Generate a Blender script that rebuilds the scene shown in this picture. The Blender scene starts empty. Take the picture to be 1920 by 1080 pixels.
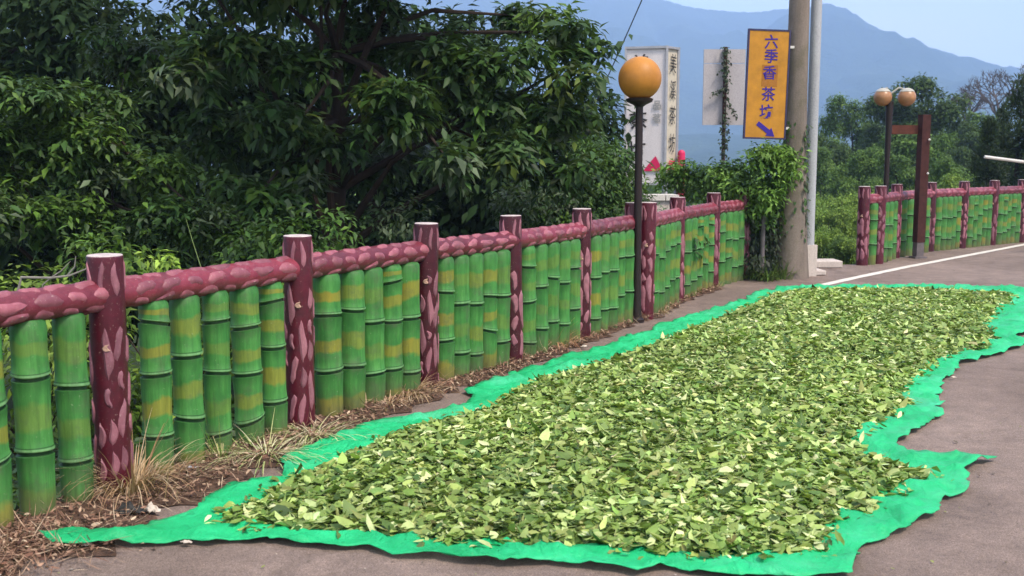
import bpy, bmesh, math, random
import numpy as np
from mathutils import Vector, Matrix, geometry as mgeo

# ------------------------------------------------------------------ camera, light, world
SC = bpy.context.scene
COL = SC.collection
TH = math.atan(252.0 / 2000.0)
EYE = 1.55
cam_d = bpy.data.cameras.new('camera')
cam_d.sensor_width = 36.0
cam_d.lens = 37.5
cam_d.clip_start = 0.05
cam_d.clip_end = 12000.0
cam_d.dof.use_dof = True
cam_d.dof.focus_distance = 7.5
cam_d.dof.aperture_fstop = 4.5
cam = bpy.data.objects.new('camera', cam_d)
COL.objects.link(cam)
cam.location = (0, 0, EYE)
cam.rotation_euler = (math.radians(90) - TH, 0, 0)
SC.camera = cam

SUN_EL, SUN_AZ = math.radians(56), math.radians(135)     # azimuth clockwise from +Y
w = bpy.data.worlds.new('World')
SC.world = w
w.use_nodes = True
nt = w.node_tree
sky = nt.nodes.new('ShaderNodeTexSky')
sky.sky_type = 'NISHITA'
sky.sun_disc = False
sky.sun_elevation = SUN_EL
sky.sun_rotation = SUN_AZ
sky.air_density = 1.0
sky.dust_density = 1.5
bgn = nt.nodes['Background']
bgn.inputs['Strength'].default_value = 0.15
cl = nt.nodes.new('ShaderNodeTexNoise')          # thin broken cloud over the whole sky
cl.inputs['Scale'].default_value = 2.2
cl.inputs['Detail'].default_value = 6
tcw = nt.nodes.new('ShaderNodeTexCoord')
mpw = nt.nodes.new('ShaderNodeMapping')
mpw.inputs['Scale'].default_value = (1, 1, 2.5)
nt.links.new(tcw.outputs['Generated'], mpw.inputs['Vector'])
nt.links.new(mpw.outputs[0], cl.inputs['Vector'])
crw = nt.nodes.new('ShaderNodeValToRGB')
crw.color_ramp.elements[0].position = .38
crw.color_ramp.elements[0].color = (.2, .2, .2, 1)
crw.color_ramp.elements[1].position = .62
crw.color_ramp.elements[1].color = (1, 1, 1, 1)
nt.links.new(cl.outputs['Fac'], crw.inputs[0])
mxw = nt.nodes.new('ShaderNodeMix')
mxw.data_type = 'RGBA'
mxw.inputs[7].default_value = (4.5, 4.75, 5.3, 1)
nt.links.new(crw.outputs[0], mxw.inputs[0])
nt.links.new(sky.outputs[0], mxw.inputs[6])
nt.links.new(mxw.outputs[2], bgn.inputs['Color'])
sun_d = bpy.data.lights.new('sun', 'SUN')
sun_d.energy = 2.3
sun_d.angle = math.radians(11)
sun_d.color = (1.0, 0.89, 0.76)
sun = bpy.data.objects.new('sun', sun_d)
COL.objects.link(sun)
sdir = Vector((math.sin(SUN_AZ) * math.cos(SUN_EL), math.cos(SUN_AZ) * math.cos(SUN_EL), math.sin(SUN_EL)))
sun.rotation_euler = (-sdir).to_track_quat('-Z', 'Y').to_euler()
SC.view_settings.view_transform = 'Standard'
SC.view_settings.look = 'None'
SC.view_settings.gamma = 1
SC.view_settings.use_curve_mapping = False
SC.view_settings.exposure = 1.12
SC.cycles.use_denoising = True
SC.cycles.max_bounces = 6
SC.cycles.diffuse_bounces = 3
SC.cycles.glossy_bounces = 2
SC.cycles.transmission_bounces = 4
SC.cycles.transparent_max_bounces = 8
SC.cycles.volume_bounces = 3
SC.cycles.use_fast_gi = False

# ------------------------------------------------------------------ helpers
rnd = random.Random(11)
FWD = Vector((0, math.cos(TH), -math.sin(TH)))
UP = Vector((0, math.sin(TH), math.cos(TH)))


def ray(px, py):
    return Vector((1, 0, 0)) * ((px - 960) / 2000.0) + UP * ((540 - py) / 2000.0) + FWD


def gp(px, py, z=0.0):
    d = ray(px, py)
    t = (z - EYE) / d.z
    return Vector((d.x * t, d.y * t, z))


def at(px, py, Y):
    d = ray(px, py)
    t = Y / d.y
    return Vector((d.x * t, Y, EYE + d.z * t))


ORG = {}


def tag(o, label=None, cat=None, group=None, kind=None):
    if label: o['label'] = label
    if cat: o['category'] = cat
    if group: o['group'] = group
    if kind: o['kind'] = kind
    return o


def thing(name, loc, label, cat, group=None):
    o = bpy.data.objects.new(name, None)
    o.empty_display_size = 0.1
    o.location = loc
    COL.objects.link(o)
    ORG[o] = Vector(loc)
    return tag(o, label, cat, group)


def obj(name, me, parent=None, loc=None, rot=None):
    """loc is a world position (parents are never rotated unless rot is given to them)"""
    o = bpy.data.objects.new(name, me)
    COL.objects.link(o)
    wl = Vector(loc) if loc is not None else (ORG[parent] if parent else Vector((0, 0, 0)))
    if parent is not None:
        o.parent = parent
        o.location = wl - ORG[parent]
    else:
        o.location = wl
    ORG[o] = wl
    if rot is not None:
        o.rotation_euler = rot
    return o


class MB:
    def __init__(self, org=(0, 0, 0)):
        self.v, self.f, self.m, self.c = [], [], [], []
        self.o = Vector(org)

    def add(self, vs, fs, mi=0):
        n = len(self.v)
        self.v.extend([tuple(Vector(p) - self.o) for p in vs])
        for f in fs:
            self.f.append(tuple(i + n for i in f))
            self.m.append(mi)

    def box(self, c, s, rz=0.0, mi=0, M=None):
        c = Vector(c)
        R = M if M is not None else Matrix.Rotation(rz, 3, 'Z')
        vs = []
        for z in (-.5, .5):
            for x, y in ((-.5, -.5), (.5, -.5), (.5, .5), (-.5, .5)):
                vs.append(c + R @ Vector((x * s[0], y * s[1], z * s[2])))
        self.add(vs, [(3, 2, 1, 0), (4, 5, 6, 7), (0, 1, 5, 4), (1, 2, 6, 5), (2, 3, 7, 6), (3, 0, 4, 7)], mi)

    def tube(self, pts, rad, seg=8, mi=0, caps=True):
        pts = [Vector(p) for p in pts]
        if not isinstance(rad, (list, tuple)): rad = [rad] * len(pts)
        vs, fs = [], []
        prev = None
        for i, p in enumerate(pts):
            a = pts[max(0, i - 1)]
            b = pts[min(len(pts) - 1, i + 1)]
            t = (b - a).normalized()
            if prev is None:
                x = t.orthogonal().normalized()
            else:
                x = (prev - t * prev.dot(t)).normalized()
            prev = x
            y = t.cross(x)
            for k in range(seg):
                an = 2 * math.pi * k / seg
                vs.append(p + (x * math.cos(an) + y * math.sin(an)) * rad[i])
        for i in range(len(pts) - 1):
            for k in range(seg):
                k2 = (k + 1) % seg
                fs.append((i * seg + k, i * seg + k2, (i + 1) * seg + k2, (i + 1) * seg + k))
        if caps:
            fs.append(tuple(reversed(range(seg))))
            fs.append(tuple(range((len(pts) - 1) * seg, len(pts) * seg)))
        self.add(vs, fs, mi)

    def lathe(self, prof, seg=20, c=(0, 0, 0), mis=None, tilt=None):
        c = Vector(c)
        vs, fs, ms = [], [], []
        for i, (r, z) in enumerate(prof):
            for k in range(seg):
                an = 2 * math.pi * k / seg
                zz = z
                if tilt: zz += tilt(i, an)
                vs.append(c + Vector((r * math.cos(an), r * math.sin(an), zz)))
        n0 = len(self.v)
        self.v.extend([tuple(p - self.o) for p in vs])
        for i in range(len(prof) - 1):
            for k in range(seg):
                k2 = (k + 1) % seg
                self.f.append((n0 + i * seg + k, n0 + i * seg + k2, n0 + (i + 1) * seg + k2, n0 + (i + 1) * seg + k))
                self.m.append(mis[i] if mis else 0)

    def mesh(self, name, mats, smooth=True):
        me = bpy.data.meshes.new(name)
        me.from_pydata(self.v, [], self.f)
        for m in (mats if isinstance(mats, (list, tuple)) else [mats]): me.materials.append(m)
        me.polygons.foreach_set('material_index', self.m)
        if smooth:
            me.polygons.foreach_set('use_smooth', [True] * len(self.f))
            try:
                me.set_sharp_from_angle(angle=math.radians(42))
            except Exception:
                pass
        me.update()
        return me


def np_mesh(name, V, F, mat, tint=None, smooth=False):
    """V (n,3), F list of int arrays (k,3)/(k,4)"""
    me = bpy.data.meshes.new(name)
    me.vertices.add(len(V))
    me.vertices.foreach_set('co', np.asarray(V, dtype=np.float32).ravel())
    li = np.concatenate([f.ravel() for f in F]).astype(np.int32)
    tot = np.concatenate([np.full(len(f), f.shape[1], dtype=np.int32) for f in F])
    st = np.concatenate([[0], np.cumsum(tot)[:-1]]).astype(np.int32)
    me.loops.add(len(li))
    me.loops.foreach_set('vertex_index', li)
    me.polygons.add(len(tot))
    me.polygons.foreach_set('loop_start', st)
    try:
        me.polygons.foreach_set('loop_total', tot)
    except Exception:
        pass
    if smooth: me.polygons.foreach_set('use_smooth', np.ones(len(tot), dtype=bool))
    me.materials.append(mat)
    me.update(calc_edges=True)
    me.validate()
    if tint is not None:
        a = me.attributes.new('tint', 'FLOAT_COLOR', 'POINT')
        c = np.ones((len(V), 4), dtype=np.float32)
        c[:, :3] = tint
        a.data.foreach_set('color', c.ravel())
    return me


# ------------------------------------------------------------------ materials
class NB:
    def __init__(self, name, rough=0.7, spec=0.3):
        self.mat = bpy.data.materials.new(name)
        self.mat.use_nodes = True
        self.t = self.mat.node_tree
        self.b = self.t.nodes['Principled BSDF']
        self.b.inputs['Roughness'].default_value = rough
        self.b.inputs['Specular IOR Level'].default_value = spec

    def n(self, typ, **kw):
        nd = self.t.nodes.new(typ)
        for k, v in kw.items():
            if k in nd.inputs: nd.inputs[k].default_value = v
            else: setattr(nd, k, v)
        return nd

    def l(self, a, b):
        self.t.links.new(a, b)

    def noise(self, scale, detail=4, rough=.6, vec=None, dist=0.0):
        nd = self.n('ShaderNodeTexNoise')
        nd.inputs['Scale'].default_value = scale
        nd.inputs['Detail'].default_value = detail
        nd.inputs['Roughness'].default_value = rough
        nd.inputs['Distortion'].default_value = dist
        if vec is not None: self.l(vec, nd.inputs['Vector'])
        return nd.outputs['Fac']

    def ramp(self, fac, stops):
        r = self.n('ShaderNodeValToRGB')
        e = r.color_ramp.elements
        while len(e) < len(stops): e.new(0.5)
        for i, (p, c) in enumerate(stops):
            e[i].position = p
            e[i].color = (*c, 1) if len(c) == 3 else c
        self.l(fac, r.inputs[0])
        return r.outputs[0]

    def mix(self, fac, a, b, mode='MIX'):
        m = self.n('ShaderNodeMix')
        m.data_type = 'RGBA'
        m.blend_type = mode
        for sock, val in ((m.inputs[0], fac), (m.inputs[6], a), (m.inputs[7], b)):
            if isinstance(val, (int, float)): sock.default_value = val
            elif isinstance(val, tuple): sock.default_value = (*val[:3], 1)
            else: self.l(val, sock)
        return m.outputs[2]

    def math(self, op, a, b=0.0, clamp=False):
        m = self.n('ShaderNodeMath', operation=op, use_clamp=clamp)
        for s, v in ((m.inputs[0], a), (m.inputs[1], b)):
            if isinstance(v, (int, float)): s.default_value = v
            else: self.l(v, s)
        return m.outputs[0]

    def bump(self, h, strength=.3, dist=.01):
        b = self.n('ShaderNodeBump')
        b.inputs['Strength'].default_value = strength
        b.inputs['Distance'].default_value = dist
        self.l(h, b.inputs['Height'])
        self.l(b.outputs[0], self.b.inputs['Normal'])

    def color(self, c):
        if isinstance(c, tuple): self.b.inputs['Base Color'].default_value = (*c[:3], 1)
        else: self.l(c, self.b.inputs['Base Color'])
        return self.mat

    def objco(self):
        return self.n('ShaderNodeTexCoord').outputs['Object']

    def pos(self):
        return self.n('ShaderNodeNewGeometry').outputs['Position']


def simple(name, c, rough=.6, var=.25, scale=12, spec=.3, bump=.0, metal=0):
    b = NB(name, rough, spec)
    b.b.inputs['Metallic'].default_value = metal
    f = b.noise(scale, 5, .65, b.objco())
    lo = tuple(x * (1 - var) for x in c)
    hi = tuple(min(1, x * (1 + var)) for x in c)
    if bump: b.bump(f, bump, .01)
    return b.color(b.ramp(f, [(.3, lo), (.7, hi)]))


def leaf_mat(name, rough=.5, spec=.35, trans=.25, back=1.25, var=.2, scale=9.0, palec=(.14, .19, .08)):
    b = NB(name, rough, spec)
    a = b.n('ShaderNodeAttribute', attribute_name='tint')
    g = b.n('ShaderNodeNewGeometry')
    f = b.noise(scale, 3, .6, g.outputs['Position'])
    c = b.mix(1.0, a.outputs['Color'], b.ramp(f, [(.25, (1 - var,) * 3), (.75, (1 + var,) * 3)]), 'MULTIPLY')
    pale = b.mix(.3, b.mix(1.0, c, (back, back, back * .95), 'MULTIPLY'), palec)
    c2 = b.mix(g.outputs['Backfacing'], c, pale)
    b.color(c2)
    if trans > 0:
        tr = b.n('ShaderNodeBsdfTranslucent')
        b.l(b.mix(1.0, c2, (1.25, 1.35, .6), 'MULTIPLY'), tr.inputs['Color'])
        ms = b.n('ShaderNodeMixShader')
        ms.inputs[0].default_value = trans
        b.l(b.b.outputs[0], ms.inputs[1])
        b.l(tr.outputs[0], ms.inputs[2])
        out = [n for n in b.t.nodes if n.type == 'OUTPUT_MATERIAL'][0]
        b.l(ms.outputs[0], out.inputs['Surface'])
    return b.mat


def make_asphalt():
    b = NB('asphalt', .85, .25)
    p = b.pos()
    big = b.noise(.55, 5, .6, p, .6)
    mid = b.noise(5, 6, .7, p)
    fine = b.noise(160, 3, .7, p)
    c = b.ramp(big, [(.25, (.148, .110, .094)), (.5, (.205, .155, .135)), (.75, (.265, .203, .178))])
    c = b.mix(1.0, c, b.ramp(mid, [(.3, (.74, .74, .73)), (.7, (1.2, 1.18, 1.15))]), 'MULTIPLY')
    c = b.mix(1.0, c, b.ramp(fine, [(.32, (.45, .45, .45)), (.68, (1.45, 1.42, 1.38))]), 'MULTIPLY')
    # faint darker cracks along warped cell edges
    v = b.n('ShaderNodeTexVoronoi', feature='DISTANCE_TO_EDGE')
    v.inputs['Scale'].default_value = .7
    wv = b.n('ShaderNodeVectorMath', operation='ADD')
    b.l(p, wv.inputs[0])
    nz = b.n('ShaderNodeTexNoise')
    nz.inputs['Scale'].default_value = 2.0
    b.l(p, nz.inputs['Vector'])
    b.l(nz.outputs['Color'], wv.inputs[1])
    b.l(wv.outputs[0], v.inputs['Vector'])
    crack = b.ramp(v.outputs['Distance'], [(0, (.5, .5, .5)), (.006, (1, 1, 1))])
    c = b.mix(.22, c, b.mix(1.0, c, crack, 'MULTIPLY'))
    agg = b.noise(48, 4, .75, p)
    c = b.mix(1.0, c, b.ramp(agg, [(.34, (.78, .78, .77)), (.5, (1, 1, 1)), (.66, (1.2, 1.2, 1.18))]), 'MULTIPLY')
    st_ = b.noise(1.3, 7, .75, p, 1.2)
    c = b.mix(b.ramp(st_, [(.54, (0, 0, 0)), (.66, (.5, .5, .5))]), c, (.085, .062, .052))
    b.bump(b.math('ADD', b.math('ADD', fine, agg), b.math('MULTIPLY', mid, .6)), .6, .008)
    return b.color(c)


def make_dirt():
    b = NB('verge_dirt', .95, .1)
    p = b.pos()
    f = b.noise(9, 8, .75, p)
    g = b.noise(45, 4, .7, p)
    c = b.ramp(f, [(.3, (.050, .030, .022)), (.55, (.11, .068, .050)), (.75, (.18, .12, .09))])
    c = b.mix(1.0, c, b.ramp(g, [(.3, (.6, .6, .6)), (.7, (1.35, 1.3, 1.25))]), 'MULTIPLY')
    b.bump(g, .8, .02)
    return b.color(c)


def make_ground():
    b = NB('ground_soil', .95, .1)
    p = b.pos()
    f = b.noise(.6, 8, .7, p)
    g = b.noise(14, 5, .7, p)
    c = b.ramp(f, [(.3, (.018, .022, .010)), (.5, (.03, .045, .014)), (.7, (.05, .07, .02))])
    c = b.mix(1.0, c, b.ramp(g, [(.3, (.5, .5, .5)), (.7, (1.4, 1.4, 1.3))]), 'MULTIPLY')
    b.bump(g, 1, .05)
    return b.color(c)


def make_bamboo(name, g0, g1, yel):
    b = NB(name, .58, .28)
    a = b.n('ShaderNodeAttribute', attribute_name='tint')      # r: place along the internode, g: node line, b: paint amount
    s = b.n('ShaderNodeSeparateColor')
    b.l(a.outputs['Color'], s.inputs[0])
    oi = b.n('ShaderNodeObjectInfo').outputs['Random']
    oc = b.objco()
    off = b.n('ShaderNodeVectorMath', operation='ADD')
    b.l(oc, off.inputs[0])
    cmb = b.n('ShaderNodeCombineXYZ')
    b.l(b.math('MULTIPLY', oi, 37.0), cmb.inputs[0])
    b.l(b.math('MULTIPLY', oi, 11.0), cmb.inputs[2])
    b.l(cmb.outputs[0], off.inputs[1])
    vec = off.outputs[0]
    sc = b.n('ShaderNodeMapping')
    sc.inputs['Scale'].default_value = (1, 1, .35)
    b.l(vec, sc.inputs['Vector'])
    n1 = b.noise(16, 5, .6, sc.outputs[0])
    n2 = b.noise(4, 4, .6, vec)
    c = b.ramp(n1, [(.3, g0), (.7, g1)])
    # painted yellow bands
    band = b.ramp(b.math('ADD', s.outputs[0], b.math('MULTIPLY', b.math('SUBTRACT', n2, .5), .55)),
                  [(.30, (0, 0, 0)), (.36, (1, 1, 1)), (.58, (1, 1, 1)), (.64, (0, 0, 0))])
    amt = b.math('MULTIPLY', b.math('MULTIPLY', band, s.outputs[2]), b.math('ADD', .45, b.math('MULTIPLY', n1, .7)), True)
    c = b.mix(amt, c, yel)
    # darker green towards the top of each internode
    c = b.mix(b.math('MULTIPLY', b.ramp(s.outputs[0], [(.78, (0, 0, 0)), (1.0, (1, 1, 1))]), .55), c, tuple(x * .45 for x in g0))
    lite = b.ramp(s.outputs[1], [(.55, (0, 0, 0)), (.9, (1, 1, 1))])
    groove = b.ramp(s.outputs[1], [(0.02, (0, 0, 0)), (.28, (1, 1, 1)), (.45, (1, 1, 1)), (.55, (0, 0, 0))])
    c = b.mix(b.math('MULTIPLY', groove, .85), c, (.010, .035, .010))
    c = b.mix(b.math('MULTIPLY', lite, .7), c, (.17, .33, .14))
    # mud splash near the ground, scuffs
    z = b.n('ShaderNodeSeparateXYZ')
    b.l(oc, z.inputs[0])
    mud = b.math('SUBTRACT', .20, b.math('ADD', z.outputs[2], b.math('MULTIPLY', b.math('SUBTRACT', n1, .5), .25)))
    c = b.mix(b.math('MULTIPLY', mud, 3.5, True), c, (.10, .085, .045))
    st = b.n('ShaderNodeMapping')
    st.inputs['Scale'].default_value = (1, 1, .06)
    b.l(vec, st.inputs['Vector'])
    n3 = b.noise(55, 4, .7, st.outputs[0])
    c = b.mix(.75, c, b.mix(1.0, c, b.ramp(n3, [(.32, (.62, .66, .6)), (.5, (1, 1, 1)), (.72, (1.35, 1.28, 1.3))]), 'MULTIPLY'))
    n4 = b.noise(7, 6, .75, vec)
    c = b.mix(b.ramp(n4, [(.50, (0, 0, 0)), (.68, (.6, .6, .6))]), c, (.075, .10, .05))
    sp = b.noise(70, 3, .7, vec)
    c = b.mix(b.ramp(sp, [(.66, (0, 0, 0)), (.74, (.5, .5, .5))]), c, (.28, .33, .2))
    b.bump(n1, .15, .01)
    return b.color(c)


def make_paint(name, c0, c1, rough=.5):
    b = NB(name, rough, .4)
    oi = b.n('ShaderNodeObjectInfo').outputs['Random']
    vec = b.objco()
    f = b.noise(22, 6, .7, vec)
    h = b.noise(90, 3, .7, vec)
    c = b.ramp(f, [(.3, c0), (.7, c1)])
    c = b.mix(1.0, c, b.mix(oi, (.70, .68, .68), (1.22, 1.2, 1.16)), 'MULTIPLY')
    c = b.mix(b.ramp(h, [(.64, (0, 0, 0)), (.72, (.75, .75, .75))]), c, (.36, .27, .23))
    k = b.noise(5, 6, .75, vec)
    c = b.mix(b.ramp(k, [(.52, (0, 0, 0)), (.7, (.6, .6, .6))]), c, (.045, .02, .022))
    b.bump(f, .25, .01)
    return b.color(c)


def make_tarp():
    b = NB('green_net', .45, .35)
    p = b.pos()
    f = b.noise(2.2, 5, .6, p, .5)
    g = b.noise(260, 2, .6, p)
    c = b.ramp(f, [(.3, (.011, .40, .135)), (.55, (.017, .52, .19)), (.75, (.045, .60, .28))])
    c = b.mix(1.0, c, b.ramp(g, [(.35, (.86, .86, .86)), (.65, (1.08, 1.08, 1.08))]), 'MULTIPLY')
    # dusty scuffs
    d = b.noise(1.1, 7, .75, p)
    c = b.mix(b.ramp(d, [(.52, (0, 0, 0)), (.72, (.42, .42, .42))]), c, (.16, .46, .30))
    pm = b.n('ShaderNodeMapping')
    pm.inputs['Scale'].default_value = (1.0, .45, 1)
    pm.inputs['Rotation'].default_value = (0, 0, .5)
    b.l(p, pm.inputs['Vector'])
    cr1 = b.math('ABSOLUTE', b.math('SUBTRACT', b.noise(9, 5, .6, pm.outputs[0], .8), .5))
    cr2 = b.math('ABSOLUTE', b.math('SUBTRACT', b.noise(26, 4, .6, p, .5), .5))
    b.bump(b.math('ADD', b.math('SUBTRACT', .5, cr1), b.math('MULTIPLY', b.math('SUBTRACT', .5, cr2), .5)), .75, .035)
    b.color(c)
    # thin weave: the road shows faintly through it, light passes it
    tr = b.n('ShaderNodeBsdfTransparent')
    ms = b.n('ShaderNodeMixShader')
    b.l(b.ramp(b.noise(1.7, 4, .6, p), [(.35, (.08, .08, .08)), (.72, (.34, .34, .34))]), ms.inputs[0])
    b.l(b.b.outputs[0], ms.inputs[1])
    b.l(tr.outputs[0], ms.inputs[2])
    out = [n for n in b.t.nodes if n.type == 'OUTPUT_MATERIAL'][0]
    b.l(ms.outputs[0], out.inputs['Surface'])
    return b.mat


def make_conc(name, c, var=.25, sc=6, moss=0.0):
    b = NB(name, .85, .2)
    vec = b.pos()
    m = b.n('ShaderNodeMapping')
    m.inputs['Scale'].default_value = (1, 1, .18)
    b.l(vec, m.inputs['Vector'])
    f = b.noise(sc, 6, .7, m.outputs[0])
    g = b.noise(80, 4, .7, vec)
    col = b.ramp(f, [(.3, tuple(x * (1 - var) for x in c)), (.7, tuple(x * (1 + var) for x in c))])
    col = b.mix(1.0, col, b.ramp(g, [(.3, (.75, .75, .75)), (.7, (1.15, 1.15, 1.15))]), 'MULTIPLY')
    if moss:
        k = b.noise(3.0, 5, .7, vec)
        col = b.mix(b.ramp(k, [(.5, (0, 0, 0)), (.65, (moss,) * 3)]), col, (.07, .075, .03))
    b.bump(g, .35, .01)
    return b.color(col)


M = {}
M['asphalt'] = make_asphalt()
M['dirt'] = make_dirt()
M['ground'] = make_ground()
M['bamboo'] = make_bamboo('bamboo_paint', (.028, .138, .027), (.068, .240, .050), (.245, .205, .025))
M['maroon'] = make_paint('maroon_paint', (.050, .004, .011), (.090, .007, .019), .38)
M['rail'] = make_paint('rail_paint', (.125, .012, .026), (.21, .034, .054), .42)
M['patch'] = make_paint('pink_patch_paint', (.20, .070, .092), (.33, .135, .17), .5)
M['patch_rail'] = make_paint('rail_patch_paint', (.20, .052, .074), (.31, .105, .132), .5)
M['chip'] = make_conc('cream_chip', (.42, .26, .19), .2, 20)
M['cap'] = make_conc('post_top_concrete', (.50, .42, .40), .38, 24)
M['tarp'] = make_tarp()
M['pile'] = leaf_mat('pile_leaf', .55, .25, .12, 1.25, .22, 30, (.30, .37, .12))
M['leaf'] = leaf_mat('tree_leaf', .55, .28, .2, 1.15, .3, 4)
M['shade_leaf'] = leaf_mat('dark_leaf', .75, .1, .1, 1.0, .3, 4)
M['far_leaf'] = leaf_mat('far_leaf', .6, .25, .2, 1.1, .2, 1)
M['litter'] = leaf_mat('leaf_litter', .8, .15, .0, 1.1, .3, 40)
M['straw'] = leaf_mat('straw', .7, .2, .15, 1.0, .2, 30)
M['bark'] = make_conc('tree_bark', (.035, .024, .018), .4, 10)
M['bare'] = make_conc('bare_bark', (.10, .085, .085), .3, 4)
M['white'] = make_conc('worn_white', (.62, .58, .53), .1, 12)
def make_line():
    b = NB('road_paint', .8, .2)
    p = b.pos()
    f = b.noise(11, 6, .75, p)
    h = b.noise(120, 3, .7, p)
    w_ = b.math('ADD', b.math('MULTIPLY', f, .75), b.math('MULTIPLY', h, .25))
    return b.color(b.ramp(w_, [(.36, (.24, .19, .16)), (.43, (.56, .51, .45)), (.7, (.68, .64, .57))]))


M['line'] = make_line()
M['black'] = simple('dark_brown_metal', (.018, .010, .009), .45, .3, 30)
M['orange'] = simple('orange_globe', (.43, .175, .026), .5, .2, 5, .3)
M['amber'] = simple('amber_globe', (.33, .16, .07), .35, .2, 14, .45)
M['clear'] = simple('pale_cap', (.36, .34, .29), .4, .1, 10)
M['yellow'] = simple('sign_yellow', (.43, .19, .016), .55, .22, 5)
M['blue'] = simple('sign_blue', (.03, .012, .22), .6, .2, 30)
M['navy'] = simple('sign_border', (.035, .03, .075), .6, .3, 30)
M['ghost'] = simple('sign_ghost', (.30, .115, .012), .6, .15, 6)
M['panel'] = make_conc('white_panel', (.66, .60, .58), .07, 3)
M['panel2'] = make_conc('cream_panel', (.52, .46, .36), .08, 3)
M['frame'] = simple('grey_frame', (.33, .33, .35), .5, .15, 10)
M['ink'] = simple('black_ink', (.02, .017, .016), .7, .3, 20)
M['greyink'] = simple('grey_ink', (.3, .29, .28), .7, .2, 20)
M['red'] = simple('red_paint', (.58, .02, .09), .5, .12, 6)
M['pole'] = make_conc('pole_concrete', (.185, .148, .122), .28, 5, .35)
M['greypole'] = make_conc('grey_steel_pole', (.36, .36, .37), .15, 5)
M['conc'] = make_conc('light_concrete', (.50, .43, .38), .2, 5)
M['board'] = make_conc('board_back', (.42, .385, .385), .08, 2)
M['rust'] = simple('rusty_brown', (.050, .016, .013), .7, .35, 14, .2, .2)
M['brownbeam'] = simple('red_brown_beam', (.10, .032, .02), .7, .35, 8, .2)
M['footm'] = simple('dull_steel', (.12, .10, .10), .7, .3, 14)
M['wire'] = simple('cable_black', (.03, .03, .035), .6)
M['foil'] = simple('foil', (.55, .58, .66), .3, .25, 30, .6, .4)
M['rag'] = simple('dark_rag', (.05, .048, .045), .9, .4, 30, .1, .5)
M['paper'] = simple('pale_scrap', (.52, .44, .36), .8, .2, 30)
M['stem'] = simple('grass_stem', (.16, .22, .07), .7, .2, 20)
M['twig'] = simple('grey_twig', (.22, .20, .17), .8, .25, 20)

# ------------------------------------------------------------------ ground edge, terrain
PX_POSTS = [(217, 922), (565, 803), (799, 727), (961, 680), (1089, 637), (1185, 600)]
PX_POSTS_B = [(1209, 598), (1268, 565), (1334, 538), (1392, 522)]
POSTS_A = [gp(*p) for p in PX_POSTS]
POSTS_A.insert(0, POSTS_A[0] + (POSTS_A[0] - POSTS_A[1]) * 1.0)
POSTS_B = [gp(*p) for p in PX_POSTS_B]
POSTS_C = [gp(*p) for p in [(1616, 497), (1645, 494), (1676, 483), (1741, 471), (1801, 465), (1857, 459), (1911, 454)]]
d0 = POSTS_C[-1] - POSTS_C[-2]
POSTS_C.append(POSTS_C[-1] + d0)
POSTS_C.append(POSTS_C[-1] + d0 * 1.02)
EDGE = [POSTS_A[0] + (POSTS_A[0] - POSTS_A[1]) * 14] + POSTS_A + POSTS_B + [gp(1420, 516), gp(1540, 498)] + POSTS_C + \
       [POSTS_C[-1] + d0 * 12, POSTS_C[-1] + d0 * 12 + Vector((120, 70, 0))]
EDGE = np.array([(p.x, p.y) for p in EDGE])


def edge_dist(P):
    """signed distance of points (n,2) to the drop edge, positive beyond it"""
    best = np.full(len(P), 1e9)
    sgn = np.ones(len(P))
    for a, b in zip(EDGE[:-1], EDGE[1:]):
        ab = b - a
        t = np.clip(((P - a) @ ab) / (ab @ ab), 0, 1)
        q = a + t[:, None] * ab
        d = np.hypot(*(P - q).T)
        cr = ab[0] * (P[:, 1] - a[1]) - ab[1] * (P[:, 0] - a[0])
        m = d < best - 1e-9
        best[m] = d[m]
        sgn[m] = np.sign(cr[m])
    return best * np.where(sgn == 0, 1, sgn)


def ground_z(P):
    P = np.atleast_2d(np.asarray(P, dtype=float))
    s = edge_dist(P)
    t = np.clip(s - .22, 0, None)
    z = -.03 - np.minimum(t, 3.5) * .42 - np.clip(t - 3.5, 0, 40) * .14 - np.clip(t - 43.5, 0, 200) * .05
    z += np.clip(t, 0, 1) * .12 * (np.sin(P[:, 0] * 1.3 + P[:, 1] * .7) + np.sin(P[:, 1] * 1.7 - P[:, 0] * .4))
    return z


def gz(x, y):
    return float(ground_z([(x, y)])[0])


def build_ground():
    rs = np.concatenate([[0.0], np.geomspace(1.2, 40, 110), np.geomspace(44, 2900, 50)])
    na = 220
    V, F = [(0, 0)], []
    for r in rs[1:]:
        for k in range(na):
            a = 2 * math.pi * k / na
            V.append((r * math.sin(a), r * math.cos(a)))
    V = np.array(V)
    z = ground_z(V)
    z[np.hypot(V[:, 0], V[:, 1]) > 600] = -22
    V3 = np.column_stack([V, z])
    q = []
    for i in range(len(rs) - 2):
        for k in range(na):
            k2 = (k + 1) % na
            q.append((1 + i * na + k2, 1 + i * na + k, 1 + (i + 1) * na + k, 1 + (i + 1) * na + k2))
    t = [(0, 1 + (k + 1) % na, 1 + k) for k in range(na)]
    t = [(c, b, a) for a, b, c in t]
    q = [tuple(reversed(x)) for x in q] if False else q
    me = np_mesh('ground', V3, [np.array(q)[:, ::-1], np.array(t)], M['ground'], smooth=True)
    tag(obj('ground', me), kind='structure')


build_ground()


def flat_poly(name, pts, z, mat, step=None):
    mb = MB()
    vs = [Vector((p[0], p[1], 0)) for p in pts]
    tris = mgeo.tessellate_polygon([vs])
    fs = []
    for t in tris:
        a, b, c = (vs[i] for i in t)
        fs.append(t if (b - a).cross(c - a).z > 0 else tuple(reversed(t)))
    mb.add([(v.x, v.y, z) for v in vs], fs)
    return tag(obj(name, mb.mesh(name, mat, False)), kind='structure')


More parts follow.
